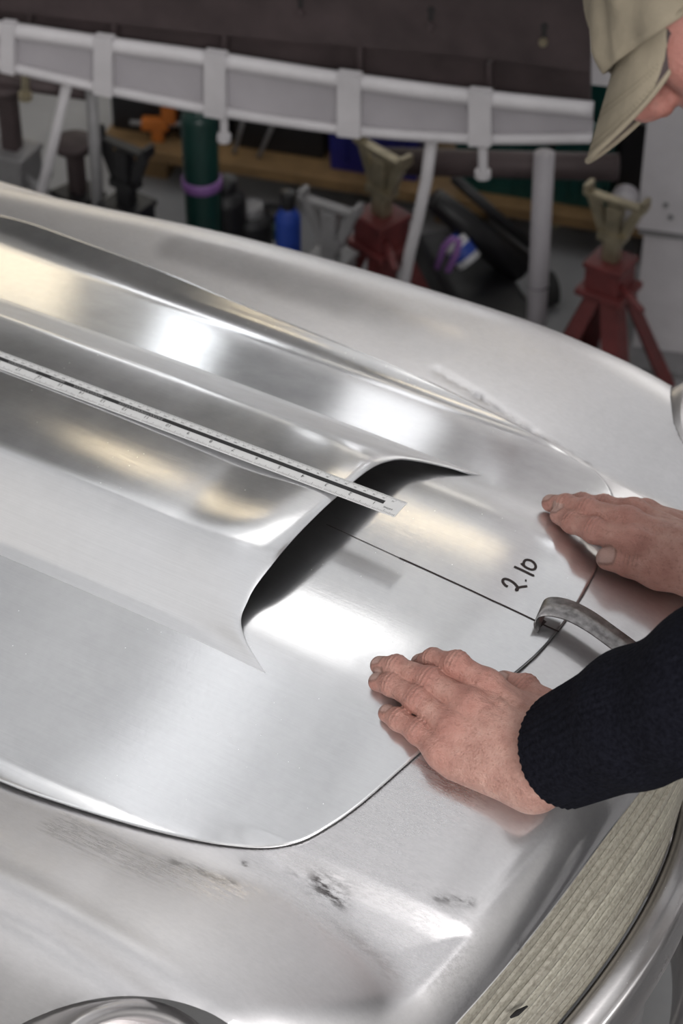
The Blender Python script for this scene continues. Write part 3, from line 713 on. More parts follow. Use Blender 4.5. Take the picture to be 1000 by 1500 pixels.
# head frame: f = where the face points, t = crown, l = the person's left
f0 = -.81*CR-.586*CU; t_ = -.586*CR+.81*CU; l0 = -CD; al_ = math.radians(11)
f_ = f0*math.cos(al_)-l0*math.sin(al_); l_ = l0*math.cos(al_)+f0*math.sin(al_)
HM = np.stack([f_, l_, t_], 1)
CAPF = CP+ray(893, 88)*1.64                                 # where the brim joins the front of the cap
HC = CAPF-f_*.112+t_*.003                                   # centre of the skull
def hp(f, l, t): return HC+HM@np.array((f, l, t))
NECK = hp(-.055, 0, -.175); SHL, SHR = np.array((.70, -.175, 1.33)), np.array((.70, .235, 1.33)); CHEST = np.array((.76, .03, 1.28)); PEL = np.array((1.04, .03, .98))
def head_fn(P):
    R = HM
    d = ell(P, hp(-.012, 0, .035), (.098, .076, .088), R)
    d = smin(d, ell(P, hp(.030, 0, -.045), (.062, .060, .085), R), .03)
    d = smin(d, cone(P, hp(.040, -.035, -.085), hp(.040, .035, -.085), .026, .026), .03)       # jaw
    d = smin(d, np.linalg.norm(P-hp(.072, 0, -.112).astype(np.float32), axis=-1)-.020, .022)   # chin
    d = smin(d, cone(P, hp(.080, -.034, .012), hp(.080, .034, .012), .013, .013), .014)        # brow
    for s in (-1, 1):
        d = -smin(-d, (np.linalg.norm(P-hp(.100, s*.031, -.010).astype(np.float32), axis=-1)-.014), .014)   # eye socket
        d = smin(d, np.linalg.norm(P-hp(.079, s*.031, -.010).astype(np.float32), axis=-1)-.0125, .004)      # eye
        d = smin(d, ell(P, hp(.052, s*.048, -.008), (.034, .022, .034), R), .02)               # temple
        d = smin(d, ell(P, hp(.070, s*.044, -.040), (.020, .020, .018), R), .02)               # cheekbone
        d = smin(d, ell(P, hp(-.012, s*.077, -.018), (.019, .008, .032), R), .006)             # ear
        d = smin(d, np.linalg.norm(P-hp(.101, s*.012, -.050).astype(np.float32), axis=-1)-.0085, .008)     # nostril wing
    d = smin(d, cone(P, hp(.090, 0, .004), hp(.1125, 0, -.042), .0110, .0115), .018)            # nose
    for s in (-1, 1): d = -smin(-d, (np.linalg.norm(P-hp(.106, s*.0075, -.0575).astype(np.float32), axis=-1)-.0045), .003)
    d = smin(d, cone(P, hp(.091, -.020, -.078), hp(.091, .020, -.078), .0075, .0075), .008)    # lips
    d = smin(d, cone(P, hp(.090, -.018, -.089), hp(.090, .018, -.089), .0075, .0075), .006)
    d = smin(d, cone(P, hp(-.035, 0, -.05), NECK, .058, .062), .03)
    return d
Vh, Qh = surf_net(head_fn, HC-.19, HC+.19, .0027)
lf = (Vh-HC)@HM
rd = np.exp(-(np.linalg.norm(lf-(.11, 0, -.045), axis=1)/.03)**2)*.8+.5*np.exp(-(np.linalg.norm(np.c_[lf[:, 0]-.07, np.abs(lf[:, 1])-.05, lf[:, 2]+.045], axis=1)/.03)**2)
add_skin(Vh, Qh, np.clip(rd+.75, 0, 1), None, np.clip(.34+.55*np.exp(-(np.linalg.norm(np.c_[lf[:, 0]-.09, np.abs(lf[:, 1])-.031, lf[:, 2]+.010], axis=1)/.016)**2), 0, 1))  # whole head darkened for the shade under the cap, more at the eyes
FEET = [np.array((1.05, -.12, 0)), np.array((1.05, .18, 0))]
HIPS = [PEL+np.array((0, -.09, -.03)), PEL+np.array((0, .09, -.03))]; KNEE = [np.array((.99, -.12, .52)), np.array((.99, .18, .52))]
def body_fn(P, g=0.):
    d = cone(P, PEL, CHEST, .125+g, .14+g)
    d = smin(d, cone(P, CHEST, (SHL+SHR)/2*.6+NECK*.4, .14+g, .08+g), .08)
    d = smin(d, cone(P, SHL, SHR, .062+g, .062+g), .07)
    if g <= 0:
        d = smin(d, cone(P, CHEST, NECK, .07, .055), .05)
        for s in (0, 1): d = smin(smin(d, cone(P, HIPS[s], KNEE[s], .078, .055), .04), cone(P, KNEE[s], FEET[s]+(0, 0, .06), .052, .036), .02)
        d = smin(d, cone(P, SHR, RELB, .045, .038), .03); d = smin(d, cone(P, RELB, RW_C+fdr*.05, .038, .026), .02)
        d = smin(d, cone(P, SHL, LELB, .045, .038), .03); d = smin(d, cone(P, LELB, WC+fd*.05, .038, .026), .02)
    return d
Vb_, Qb_ = surf_net(lambda P: body_fn(P, -.012), (.24, -.33, .02), (1.24, .40, 1.56), .0125)
add_skin(Vb_, Qb_)
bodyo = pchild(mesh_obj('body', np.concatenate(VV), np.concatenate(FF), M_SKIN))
attr(bodyo, 'red', np.concatenate(RED)); attr(bodyo, 'nail', np.concatenate(NAI)); attr(bodyo, 'grime_shade', np.concatenate(GRI))
# navy jumper: left sleeve in detail, the rest coarser
CUFF = WC+fd*.022; SL = LELB-CUFF; sdir = SL/np.linalg.norm(SL)
su = np.cross(sdir, (0, 0, 1)); su /= np.linalg.norm(su); sv = np.cross(sdir, su)
mid = (CUFF+LELB)/2
def sleeve_fn(P):
    A = CUFF+np.array((0, 0, -.002))
    d = smin(cone(P, A+su*.012, LELB, .040, .066), cone(P, A-su*.012, LELB, .040, .066), .03)
    d = smin(d, cone(P, LELB, SHL, .068, .085), .05)
    w = P-A.astype(np.float32); s = w@sdir.astype(np.float32); th = np.arctan2(w@sv.astype(np.float32), w@su.astype(np.float32))
    d = d-np.where(np.abs(d) < .02, .0008*np.cos(th*46)*sstep(.085, .065, s)+.0005*np.cos(th*60)*sstep(.06, .09, s), 0)
    d = d-.004*np.exp(-((s-.085)/.02)**2)+.003*np.exp(-((s-.060)/.012)**2)*0-.0035*np.sin(s*55+2*np.sin(th))*sstep(.09, .15, s)
    d = np.maximum(d, .0-s-.004*np.cos(th))                            # cut the cuff
    inner = smin(cone(P, A+su*.012, LELB, .034, .05), cone(P, A-su*.012, LELB, .034, .05), .03)
    return np.maximum(d, -np.where(s < .03, inner, 1))
lo = np.minimum(CUFF, LELB+(SHL-LELB)*.25)-.11; hi = np.maximum(CUFF, LELB+(SHL-LELB)*.25)+.11
Vs1, Qs1 = surf_net(sleeve_fn, lo, hi, .0019)
def jumper_fn(P):
    d = body_fn(P, .03)
    d = smin(d, cone(P, SHL, LELB*.7+SHL*.3, .082, .068), .05)
    d = smin(d, cone(P, SHR, RELB, .08, .062), .05); d = smin(d, cone(P, RELB, RW_C+fdr*.03, .062, .045), .03)
    d = smin(d, cone(P, CHEST, NECK-.2*(NECK-CHEST), .1, .072), .05)
    return np.maximum(d, (.86-P[..., 2]))
Vs2, Qs2 = surf_net(jumper_fn, (.30, -.36, .82), (1.28, .42, 1.56), .011)
pchild(mesh_obj('jumper', np.concatenate([Vs1, Vs2]), np.concatenate([Qs1, Qs2+len(Vs1)]), M_KNIT))
def trou_fn(P):
    d = cone(P, PEL, PEL+(0, 0, -.05), .172, .165)
    for s in (0, 1): d = smin(smin(d, cone(P, HIPS[s], KNEE[s], .1, .078), .05), cone(P, KNEE[s], FEET[s]+(0, 0, .08), .075, .06), .03)
    return np.maximum(d, P[..., 2]-1.0)
Vt, Qt = surf_net(trou_fn, (.80, -.32, .03), (1.28, .38, 1.02), .012)
pchild(mesh_obj('trousers', Vt, Qt, M_TROU))
for s in (0, 1):
    Vt, Qt = surf_net(lambda P: np.maximum(smin(ell(P, FEET[s]+(-.06, 0, .035), (.14, .05, .045)), cone(P, FEET[s]+(0, 0, .05), FEET[s]+(0, 0, .16), .052, .05), .04), .002-P[..., 2]), FEET[s]+(-.24, -.09, -.02), FEET[s]+(.14, .09, .24), .009)
    pchild(mesh_obj('boot', Vt, Qt, M_SHOE))
# cap
cap = None
na, ne = 120, 40; Vc = []
for i in range(ne):
    e = i/(ne-1)
    for k in range(na):
        th = 2*math.pi*k/na
        ca, sa = math.cos(th), math.sin(th)
        ce = math.cos(e*math.pi/2)**.70; se = math.sin(e*math.pi/2)
        rf, rl = .110, .090
        seam = .0022*math.exp(-((((th*6/(2*math.pi)) % 1)-.5)/.03)**2)*(1-e*.7)
        wr = .0026*math.sin(th*9+3*e*4)*math.sin(e*7+th*2)+.002*math.sin(th*17-e*11)*(1-e)+.0022*math.sin(th*3+e*15)
        r = 1+(wr+seam*0)/.1-seam/.1*.6
        fwd = .012*(1-e)*max(ca, 0)
        z = -.009-.030*(1-e)*(1-ca)*.5+.137*se*(1 if ca < 0 else 1+.06*ca)
        band = .0014 if e < .10 else 0
        Vc.append(hp(-.006-.030*se+fwd+(rf*ca*ce*r+band*ca), rl*sa*ce*r+band*sa, z))
crown = pchild(mesh_obj('cap', np.array(Vc), grid_faces(ne, na, True), M_CAP))
mdc = crown.modifiers.new('thickness', 'SOLIDIFY'); mdc.thickness = .002
# brim: strongly curved peak
BT = CP+ray(853, 226)*1.625
bd = BT-CAPF; bl = np.linalg.norm(bd); bd /= bl
def brim(u, v, off=0.):
    th = u*math.radians(49); ca, sa = math.cos(th), math.sin(th)
    root = hp(-.008+.120*ca, .0905*sa, -.009-.030*(1-ca)*.5)
    Ln = bl*max(0, 1-abs(u)**2)**.55
    droop = -t_*(.016*u*u*v**.8)
    lat = l_*(-.012*u*v)
    nrm = t_*.8+f_*.4
    return root+bd*Ln*v+droop+lat-t_*.010*math.sin(math.pi*min(v, 1))*(abs(u)*.3)+nrm*off
nb, nvb = 70, 26
us = np.linspace(-1, 1, nb); vs = np.linspace(0, 1, nvb)
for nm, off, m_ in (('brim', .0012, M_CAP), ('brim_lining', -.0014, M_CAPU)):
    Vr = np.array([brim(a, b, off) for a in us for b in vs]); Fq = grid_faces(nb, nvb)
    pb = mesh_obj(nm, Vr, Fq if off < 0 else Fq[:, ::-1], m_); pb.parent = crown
# rolled brim edge and rows of stitching
mb = MB(); mb.tube([brim(a, 1.0) for a in us], .0021, 8); o = mb.build('brim_edge', M_CAP, None, True); o.parent = crown
mb = MB()
for vv in (.93, .84, .56, .48):
    pts = [brim(a, vv, .0016) for a in np.linspace(-.93, .93, 150)]
    for i in range(0, 148, 2): mb.tube([pts[i], pts[i]*.35+pts[i+1]*.65], .00042, 4, False)
o = mb.build('stitching', M_THREAD, None); o.parent = crown; o['kind'] = 'stuff'
mb = MB(); mb.tube([hp(-.008+.1225*math.cos(a), .092*math.sin(a), -.0065-.030*(1-math.cos(a))*.5) for a in np.linspace(-2.4, 2.4, 60)], .0022, 6)
o = mb.build('band_piping', M_CAP, None, True); o.parent = crown
# grey short hair below the cap
Mh = simple('short_grey_hair', (.12, .10, .09), .9, 0, .3, 200, .5)
Vc = []
for i in range(10):
    for k in range(60):
        th = math.radians(105)+math.radians(150)*k/59; e = i/9
        Vc.append(hp(-.016+.104*math.cos(th)*(1-.12*e), .083*math.sin(th)*(1-.12*e), -.011-.06*e))
pchild(mesh_obj('hair', np.array(Vc), grid_faces(10, 60), Mh))

# ------------------------------------------------------------------ steel rule
RW, RL, RT = .0235, .625, .0009
zbul = lambda x, y: z_base(x, y)+LIFT+z_bulge(np.minimum(x, XL_(y)-.001), y)
e0 = at(587, 747, .9155); e1 = hit(0, 527, zbul, .0022)
rx = (e1-e0)/np.linalg.norm(e1-e0); ry = np.cross((0, 0, 1), rx); ry /= np.linalg.norm(ry); rz_ = np.cross(rx, ry)
rule = thing('steel_rule', 'long steel rule with black centre stripe lying along the bonnet bulge over the scoop', 'ruler')
rule.matrix_world = Matrix(((rx[0], ry[0], rz_[0], e0[0]), (rx[1], ry[1], rz_[1], e0[1]), (rx[2], ry[2], rz_[2], e0[2]), (0, 0, 0, 1)))
M_RULE = simple('satin_white_steel', (.74, .74, .74), .4, .12, .03, 60)
M_PRINT = simple('black_print', (.012, .012, .014), .5)
M_PRINTW = simple('white_print', (.5, .5, .5), .5)
MB().box((RL/2, 0, 0), (RL, RW, RT), None, .0002).build('blade', M_RULE, rule)
zt = RT/2+.00012
MB().box((RL/2+.008, -.0012, zt), (RL-.02, .0048, .0001)).build('black_stripe', M_PRINT, rule)
def text_mesh(s, size, x, y, z=zt+.00012, align='LEFT'):
    c = bpy.data.curves.new('t', 'FONT'); c.body = s; c.size = size; c.align_x = align; c.fill_mode = 'FRONT'; c.resolution_u = 2
    o = bpy.data.objects.new('t', c); COL.objects.link(o); bpy.context.view_layer.update()
    me = bpy.data.meshes.new_from_object(o.evaluated_get(bpy.context.evaluated_depsgraph_get()))
    V_ = [(v.co.x+x, v.co.y+y, z) for v in me.vertices]; F_ = [tuple(p.vertices) for p in me.polygons]
    bpy.data.objects.remove(o); bpy.data.curves.remove(c); bpy.data.meshes.remove(me); return V_, F_
mb = MB()      # inch side is the near edge (+y of the rule)
for k in range(1, 25):
    mb.add(*text_mesh(str(k), .0058, k*.0254-.0012+(-.004 if k > 9 else 0), .0022))
for k in range(1, 24*16):
    hgt = .0062 if k % 16 == 0 else .0042 if k % 8 == 0 else .0032 if k % 4 == 0 else .0022
    mb.box((k*.0254/16, RW/2-.0003-hgt/2, zt), (.00022, hgt, .0001)) if k % 16 else mb.box((k*.0254, RW/2-.0003-hgt/2, zt), (.0003, hgt, .0001))
mb.add(*text_mesh('64THS', .0034, .0062, .0034))
ob = mb.build('inch_graduations', M_PRINT, rule); ob['kind'] = 'stuff'
mb = MB()
for k in range(1, 61):
    mb.add(*text_mesh(str(k*10), .0027, k*.010+.0004, -RW/2+.0046))
for k in range(1, 610):
    hgt = .0042 if k % 10 == 0 else .0032 if k % 5 == 0 else .0020
    mb.box((k*.001, -RW/2+.0003+hgt/2, zt), (.00014, hgt, .0001))
ob = mb.build('millimetre_graduations', M_PRINT, rule); ob['kind'] = 'stuff'
mb = MB(); mb.add(*text_mesh('KENNEDY', .0036, .378, -.0028, zt+.0003))
for (xa, xb) in ((.262, .312), (.332, .366), (.412, .446), (.462, .486)):
    for r in range(3):
        x = xa
        while x < xb:
            w = random.uniform(.0010, .0026); mb.box((x+w/2, -.0025+r*.0014, zt+.0002), (w, .00035, .0001)); x += w+.0012
mb.build('stripe_print', M_PRINTW, rule)

# ------------------------------------------------------------------ bent steel strip used as a pull tab, hooked on the nose edge
strip = thing('steel_strip', 'bent flat dull steel strip hooked over the front edge of the bonnet by the sleeve', 'steel strip')
A0 = hit(793, 912, z_top, .0006)
spx = [(793, 912, .0008), (789, 906, .004), (789, 898, .009), (796, 890, .0125), (812, 889, .0145), (835, 895, .0165), (865, 911, .018), (900, 936, .018), (935, 962, .017), (975, 994, .013), (1015, 1028, .007)]
zst = lambda x, y: z_base(x, y)+LIFT
ctl = np.array([hit(px, py, zst, h) for px, py, h in spx]); pts = []
for i in range(len(ctl)-1):
    p0, p1, p2, p3 = ctl[max(i-1, 0)], ctl[i], ctl[i+1], ctl[min(i+2, len(ctl)-1)]
    for t in np.linspace(0, 1, 6)[:-1]: pts.append(.5*(2*p1+(p2-p0)*t+(2*p0-5*p1+4*p2-p3)*t*t+(3*p1-p0-3*p2+p3)*t**3))
pts.append(ctl[-1]); d_ = ctl[-1]-ctl[4]; d_[2] = 0; d_ /= np.linalg.norm(d_); wv = np.cross((0, 0, 1), d_)
pts = [(p, p[2]) for p in pts]
hw = .0128; Vp = []
for p, z in pts:
    for s in (1, -1): Vp.append((p[0]+wv[0]*hw*s, p[1]+wv[1]*hw*s, z))
st = mesh_obj('strip_blade', np.array(Vp), grid_faces(len(pts), 2), M_STEEL, strip)
md = st.modifiers.new('thickness', 'SOLIDIFY'); md.thickness = .0016; md.offset = 0
#PART3
# ------------------------------------------------------------------ background: chassis jig, stands, bins, column
JP = at(0, 105, .50); JQ = at(860, 212, .50); jd = JQ-JP; jd[2] = 0; jd /= np.linalg.norm(jd); jn = np.cross(jd, (0, 0, 1)); jn = jn if jn@AX < 0 else -jn   # jn faces the viewer
def jp(px, py, off=0.): return on_plane(px, py, JP+jn*off, jn)
top_px = [(-70, 22), (0, 30), (150, 52), (312, 75), (510, 106), (700, 131), (870, 149)]
bot_px = [(-70, 86), (0, 103), (150, 138), (312, 170), (510, 199), (700, 212), (870, 211)]
tx = spline([p[0] for p in top_px], [p[1] for p in top_px]); bxx = spline([p[0] for p in bot_px], [p[1] for p in bot_px])
jig = thing('chassis_jig', 'white painted welded frame with boxed panels and dark side rail behind the car', 'frame')
xs_ = np.linspace(-70, 868, 40)
MB().tube([jp(x, float(tx(x))+12) for x in xs_], .0125, 14).build('top_tube', M_WHITE, jig, True)
MB().tube([jp(x, float(bxx(x))-9) for x in xs_], .0085, 14).build('bottom_tube', M_WHITE, jig, True)
posts = [(10, 20), (150, 27), (314, 31), (510, 34), (702, 33)]
for (x, w) in posts:
    q_ = [jp(x-w/2, float(tx(x-w/2))+5, .0145), jp(x+w/2, float(tx(x+w/2))+5, .0145), jp(x+w/2, float(bxx(x+w/2))+3, .0145), jp(x-w/2, float(bxx(x-w/2))+3, .0145)]
    MB().prism(q_, -jn*.018).build('upright_plate', M_WHITE, jig)
edges = [-70]+[p[0] for p in posts]+[868]
for a, b in zip(edges[:-1], edges[1:]):
    n_ = 8; xx = np.linspace(a, b, n_); q_ = [jp(x, float(tx(x))+10, -.006) for x in xx]+[jp(x, float(bxx(x))-8, -.006) for x in xx[::-1]]
    MB().prism(q_, -jn*.004).build('infill_panel', M_PANEL, jig)
for (x, y0, y1, r) in ((37, 108, 142, .0065), (328, 174, 203, .0065), (707, 214, 256, .0075)):
    MB().tube([jp(x, y0), jp(x, y1)], r, 10).tube([jp(x, y1-6), jp(x, y1+3)], r*1.7, 8).build('hanging_bolt', M_ZINC if x < 50 else M_WHITE, jig)
ztop = lambda x: float(tx(x))
q_ = [jp(x, y, -.02) for x, y in ((-80, 6), (160, 34), (330, 52), (500, 66), (700, 84), (864, 106), (866, -30), (-80, -45))]
MB().prism(q_, -jn*.012).build('side_rail', M_BROWN, jig)
q_ = [jp(x, y, -.045) for x, y in ((-80, -10), (160, 20), (864, 90), (864, 160), (700, 140), (510, 118), (312, 88), (150, 62), (-80, 36))]
MB().prism(q_, -jn*.012).build('recessed_rail', M_BROWN, jig)
for x in (42, 166, 328, 526, 716): MB().prism([jp(x-4, ztop(x)-40, -.022), jp(x+4, ztop(x)-40, -.022), jp(x+4, ztop(x)+4, -.022), jp(x-4, ztop(x)+4, -.022)], -jn*.02).build('divider', M_BROWN, jig)
for (x, y) in ((631, 15), (797, 39), (440, -4)):
    mb = MB(); c = jp(x, y, -.0185); Rm = np.stack([jd, np.cross(jn, jd), jn], 1)
    mb.lathe([(.0001, .0005), (.0055, .0005), (.0055, -.002)], c, 16, Rm)
    mb.prism([c+jd*a+np.array((0, 0, b))+jn*.0004 for a, b in ((-.0035, 0), (.0035, 0), (.0035, -.017), (-.0035, -.017))], jn*.0004).build('slot', M_DARK, jig)
    MB().lathe([(.0001, .006), (.006, .006), (.007, 0)], c+np.array((0, 0, -.024)), 8, Rm).build('bolt_head', M_ZINC if x > 700 else M_BROWN, jig)
MB().tube([jp(60, 250, -.05)*0+jp(560, 236, -.16), jp(905, 245, -.16)], .022, 14).build('rusty_crossbar', M_BROWN, jig, True)
MB().tube([jp(-90, 105, -.10), jp(130, 137, -.10)], .012, 10).build('rusty_crossbar', M_BROWN, jig, True)
def to_floor(px0, py0, px1, py1, off, r, nm, m):
    """a leg from the jig towards the floor through two picture points, carried on to z=0"""
    a, b = jp(px0, py0, off), jp(px1, py1, off); k = a[2]/(a[2]-b[2]); return MB().tube([a, b, a+(b-a)*k], r, 14).build(nm, m, jig, True)
to_floor(97, 128, 66, 262, -.03, .0085, 'leg', M_WHITE)
to_floor(134, 132, 142, 272, -.06, .010, 'leg', M_GREY)
a, b = jp(632, 205, -.03), jp(601, 365, -.03); c = b+(b-a)*(b[2]/(a[2]-b[2]))
MB().tube([a, a*.66+b*.34+np.array((.004, 0, 0)), a*.3+b*.7+np.array((.003, 0, 0)), b, c], .0095, 14).build('leg', M_WHITE, jig, True)
to_floor(797, 225, 790, 372, -.10, .0165, 'leg', M_PANEL)
a = jp(799, 246, -.09); MB().lathe([(.001, 0), (.012, 0), (.014, -.02), (.018, -.022)], jp(791, 385, -.10)+np.array((0, 0, -.02)), 12).build('leg_collar', M_BLACK, jig)

def jack_stand(px, py, ztop_, scale, m, label, rz=0., cradle=True, col2=None):
    p = at(px, py, ztop_); t = thing('jack_stand', label, 'jack stand', (p[0], p[1], 0), rz, None)
    h = ztop_; mb = MB()
    hb = h*.70                                             # top of the body
    for sx in (-1, 1):
        for sy in (-1, 1):
            lg = MB(); a = np.array((sx*.020*scale, sy*.020*scale, hb*.86)); b = np.array((sx*.092*scale, sy*.092*scale, .0))
            w = .034*scale
            for (dx, dy) in ((-sx, 0), (0, -sy)):
                dv = np.array((dx, dy, 0))*w; tv = np.array((abs(dy), abs(dx), 0))*.003
                lg.add([a, a+dv*.8, b+dv, b, a+tv, a+dv*.8+tv, b+dv+tv, b+tv], [(0, 1, 2, 3), (7, 6, 5, 4), (0, 4, 5, 1), (1, 5, 6, 2), (2, 6, 7, 3), (3, 7, 4, 0)])
            lg.build('leg', m, t)
    MB().box((0, 0, hb*.88), (.062*scale, .062*scale, hb*.26), None, .006).build('body', m, t)
    MB().box((0, 0, hb*.80), (.084*scale, .078*scale, .012), None, .003).box((0, 0, hb*.99), (.068*scale, .066*scale, .010), None, .003).build('collar', m, t)
    MB().box((0, 0, hb+.3*(h-hb)), (.026*scale, .022*scale, (h-hb)*1.2), None, .003).build('ratchet_post', col2 or M_ZINC, t)
    if cradle:
        s = scale; w0, w1, y = .022*s, .052*s, .006; z0, z1 = h-.070*s, h
        sd_ = MB()
        # V cradle plate with a round hole between two arms
        for sx in (-1, 1): sd_.prism([(sx*.010*s, -y, z0), (sx*w0, -y, z0), (sx*w1, -y, z1), (sx*(w1-.016*s), -y, z1), (sx*.019*s, -y, z0+.036*s)], (0, 2*y, 0))
        sd_.box((0, 0, z1-.003), (2*w1, .016*s, .007)); sd_.box((0, 0, z0+.004), (2*w0, .028*s, .014))
        for sx in (-1, 1): sd_.box((sx*w1*.95, 0, z1+.006), (.008, .024*s, .016))
        sd_.build('saddle', col2 or M_ZINC, t)
    else:
        MB().lathe([(.001, 0), (.034*scale, 0), (.036*scale, .012), (.030*scale, .016), (.001, .012)], (0, 0, h-.014), 18).build('saddle', col2 or m, t, True)
    MB().tube([(.03*scale, -.02, hb*.9), (.085*scale, -.05*scale, hb*.86)], .006, 8).build('handle', m, t, True)
    return t
R45 = math.radians(-17)
jack_stand(560, 222, .385, 1.05, M_RED, 'dull red jack stand with an open yellow cradle left of the bent white leg', R45)
jack_stand(903, 292, .37, .98, M_RED, 'dull red jack stand beside the white column', R45+.25)
jack_stand(8, 118, .42, 1.1, M_GREY, 'grey jack stand at the far left behind the wing', R45+.4, False, M_BROWN)
jack_stand(108, 205, .33, 1.0, M_BLACK, 'small black jack stand behind the slanting white leg', R45, False, M_BROWN)
jack_stand(180, 212, .36, 1.05, M_BLACK, 'black jack stand between the grey leg and the green cylinder', R45+.2, True, M_BLACK)
jack_stand(484, 300, .32, 1.0, M_GREY, 'dark grey jack stand with a small cradle right of the blue canister', R45+.3, True, M_GREY)

# timber bearer on the floor carrying the bins
SZ = .085
s0, s1 = at(120, 206, SZ), at(930, 332, SZ); sdv = s1-s0; sl = np.linalg.norm(sdv); sdv /= sl; sn = np.cross((0, 0, 1), sdv); ang = math.atan2(sdv[1], sdv[0])
RZ = np.array(((sdv[0], sn[0], 0), (sdv[1], sn[1], 0), (0, 0, 1)))
shelf = thing('timber_shelf', 'low brown timber shelf board on the floor carrying coloured bins', 'shelf', tuple(s0*[1, 1, 0]), ang)
MB().box((sl/2+.36, .30, SZ-.011), (sl+.66, .60, .022), None, .002).build('board', M_TIMBER, shelf)
for x in (.10, .7, 1.3, sl+.5): MB().box((x, .08, (SZ-.022)/2), (.09, .07, SZ-.022), None, .002).build('foot', M_TIMBER, shelf)
def on_shelf(px, py, d): p = at(px, py, SZ); return p+sn*d
def bin_(name, px0, px1, py, h, dep, m, label, cat='bin'):
    a, b = on_shelf(px0, py, .03), on_shelf(px1, py+(px1-px0)*.155, .03); w = np.linalg.norm(b-a); c = (a+b)/2+sn*dep/2
    t = thing(name, label, cat, (c[0], c[1], SZ), ang); mb = MB(); k = .92
    P = lambda s, z: [(-w/2*s, -dep/2*s, z), (w/2*s, -dep/2*s, z), (w/2*s, dep/2*s, z), (-w/2*s, dep/2*s, z)]
    rings = [P(k, .0005), P(1, h), P(.95, h), P(k*.95, .006)]; V_ = sum(rings, []); F_ = [(3, 2, 1, 0), (12, 13, 14, 15)]
    for r in range(3): F_ += [(r*4+i, r*4+(i+1) % 4, (r+1)*4+(i+1) % 4, (r+1)*4+i) for i in range(4)]
    mb.add(V_, F_); mb.build('tub', m, t)
    rb = MB()
    for s in (-1, 1): rb.box((0, s*dep/2, h-.006), (w*1.02, .008, .014))
    for s in (-1, 1): rb.box((s*w/2, 0, h-.006), (.008, dep, .014))
    rb.build('rim', m, t)
    for i in range(1, 5): MB().box((-w/2+w*i/5, -dep/2*.965, h*.5), (.006, .006, h*.8)).build('rib', m, t)
    return t
bin_('storage_bin', 470, 607, 262, .20, .22, M_BLUE, 'deep blue plastic storage bin on the low timber shelf')
bin_('storage_bin', 655, 792, 291, .19, .22, M_GREEN, 'dark green plastic bin left of the grey post on the shelf')
bin_('storage_bin', 800, 885, 313, .17, .22, M_GREEN, 'dark green plastic bin right of the grey post on the shelf')
def crate(name, px0, px1, py, h, dep, m, label, cat='box'):  # black cases added as a backdrop to darken the space above the shelf
    a, b = on_shelf(px0, py, .05), on_shelf(px1, py+(px1-px0)*.155, .05); w = np.linalg.norm(b-a); c = (a+b)/2+sn*dep/2
    t = thing(name, label, cat, (c[0], c[1], SZ), ang); MB().box((0, 0, h/2), (w, dep, h), None, .006).build('case', m, t)
    MB().box((0, 0, h+.004), (w*1.02, dep*1.02, .008), None, .003).build('lid', m, t)
    for s in (-1, 1): MB().box((s*w*.28, -dep/2-.003, h*.75), (.03, .006, .03), None, .002).build('latch', M_GREY, t)
    return t
crate('backdrop_case', 330, 462, 235, .19, .24, M_BLACK, 'long black case added as dark backdrop on the shelf beside the blue bin')
crate('backdrop_case', 150, 236, 208, .17, .24, M_BLACK, 'black case added as dark backdrop at the left end of the shelf behind the orange cramp')
crate('backdrop_case', 244, 324, 222, .18, .24, M_BLACK, 'black case added as dark backdrop on the shelf behind the green cylinder')
crate('backdrop_case', 890, 1010, 318, .24, .24, M_BLACK, 'black case added as dark backdrop at the right end of the shelf under the cap peak')
def place(px, py, z): return at(px, py, z)
p = place(232, 205, SZ); t = thing('cramp', 'orange bar cramp standing at the front of the shelf on the left', 'clamp', tuple(p), ang+.2)
MB().box((0, 0, .012), (.022, .02, .024), None, .004).box((-.004, 0, .034), (.05, .022, .022), None, .004).build('jaw', M_ORANGE, t)
MB().box((.022, 0, .062), (.026, .022, .05), None, .005).build('head', M_ORANGE, t)
MB().tube([(-.05, .0, .034), (.03, 0, .034), (.12, 0, .05)], .005, 8).build('bar', M_GREY, t, True)
for i, (x, y, lab) in enumerate(((362, 222, 'thin grey metal bar leaning on the black case beside the blue bin'), (398, 228, 'second grey metal bar leaning nearer the blue bin'))):
    p = place(x, y, SZ+.004)+sn*.02; t = thing('metal_bar', lab, 'bar', tuple(p), ang); MB().tube([(-.02, -.035, .002), (.012+.02*i, .0, .14)], .004, 8).build('rod', M_GREY, t, True); MB().tube([(.012+.02*i, 0, .14), (.016+.02*i, .004, .155)], .006, 8).build('rod_end', M_GREY, t, True)

def floor_at(px, py): p = at(px, py, 0.); return p
# standing cylinders in front of the shelf, placed by their tops
def canister(name, px, py, z, r, m, label, cat, cap=M_BLACK, extra=None):
    p = at(px, py, z); t = thing(name, label, cat, (p[0], p[1], 0))
    MB().lathe([(.001, 0.0), (r*.96, 0), (r, .006), (r, z*.80), (r*.96, z*.84), (r*.55, z*.90)], (0, 0, 0), 24).build('can_body', m, t, True)
    MB().lathe([(r*.58, z*.89), (r*.58, z), (r*.5, z+.002), (.001, z+.002)], (0, 0, 0), 18).build('cap', cap, t, True)
    if extra: MB().lathe([(r+.0005, z*extra[0]), (r+.003, z*extra[0]), (r+.003, z*extra[1]), (r+.0005, z*extra[1])], (0, 0, 0), 24).build('band', extra[2], t, True)
    return t
p = at(292, 193, .33); t = thing('gas_cylinder', 'slim dark green cylinder with a purple band standing on the floor', 'cylinder', (p[0], p[1], 0))
MB().lathe([(.001, 0), (.028, 0), (.03, .008), (.03, .355), (.026, .367), (.010, .375), (.001, .376)], (0, 0, 0), 24).build('tube', simple('dark_green_paint', (.004, .032, .026), .4), t, True)
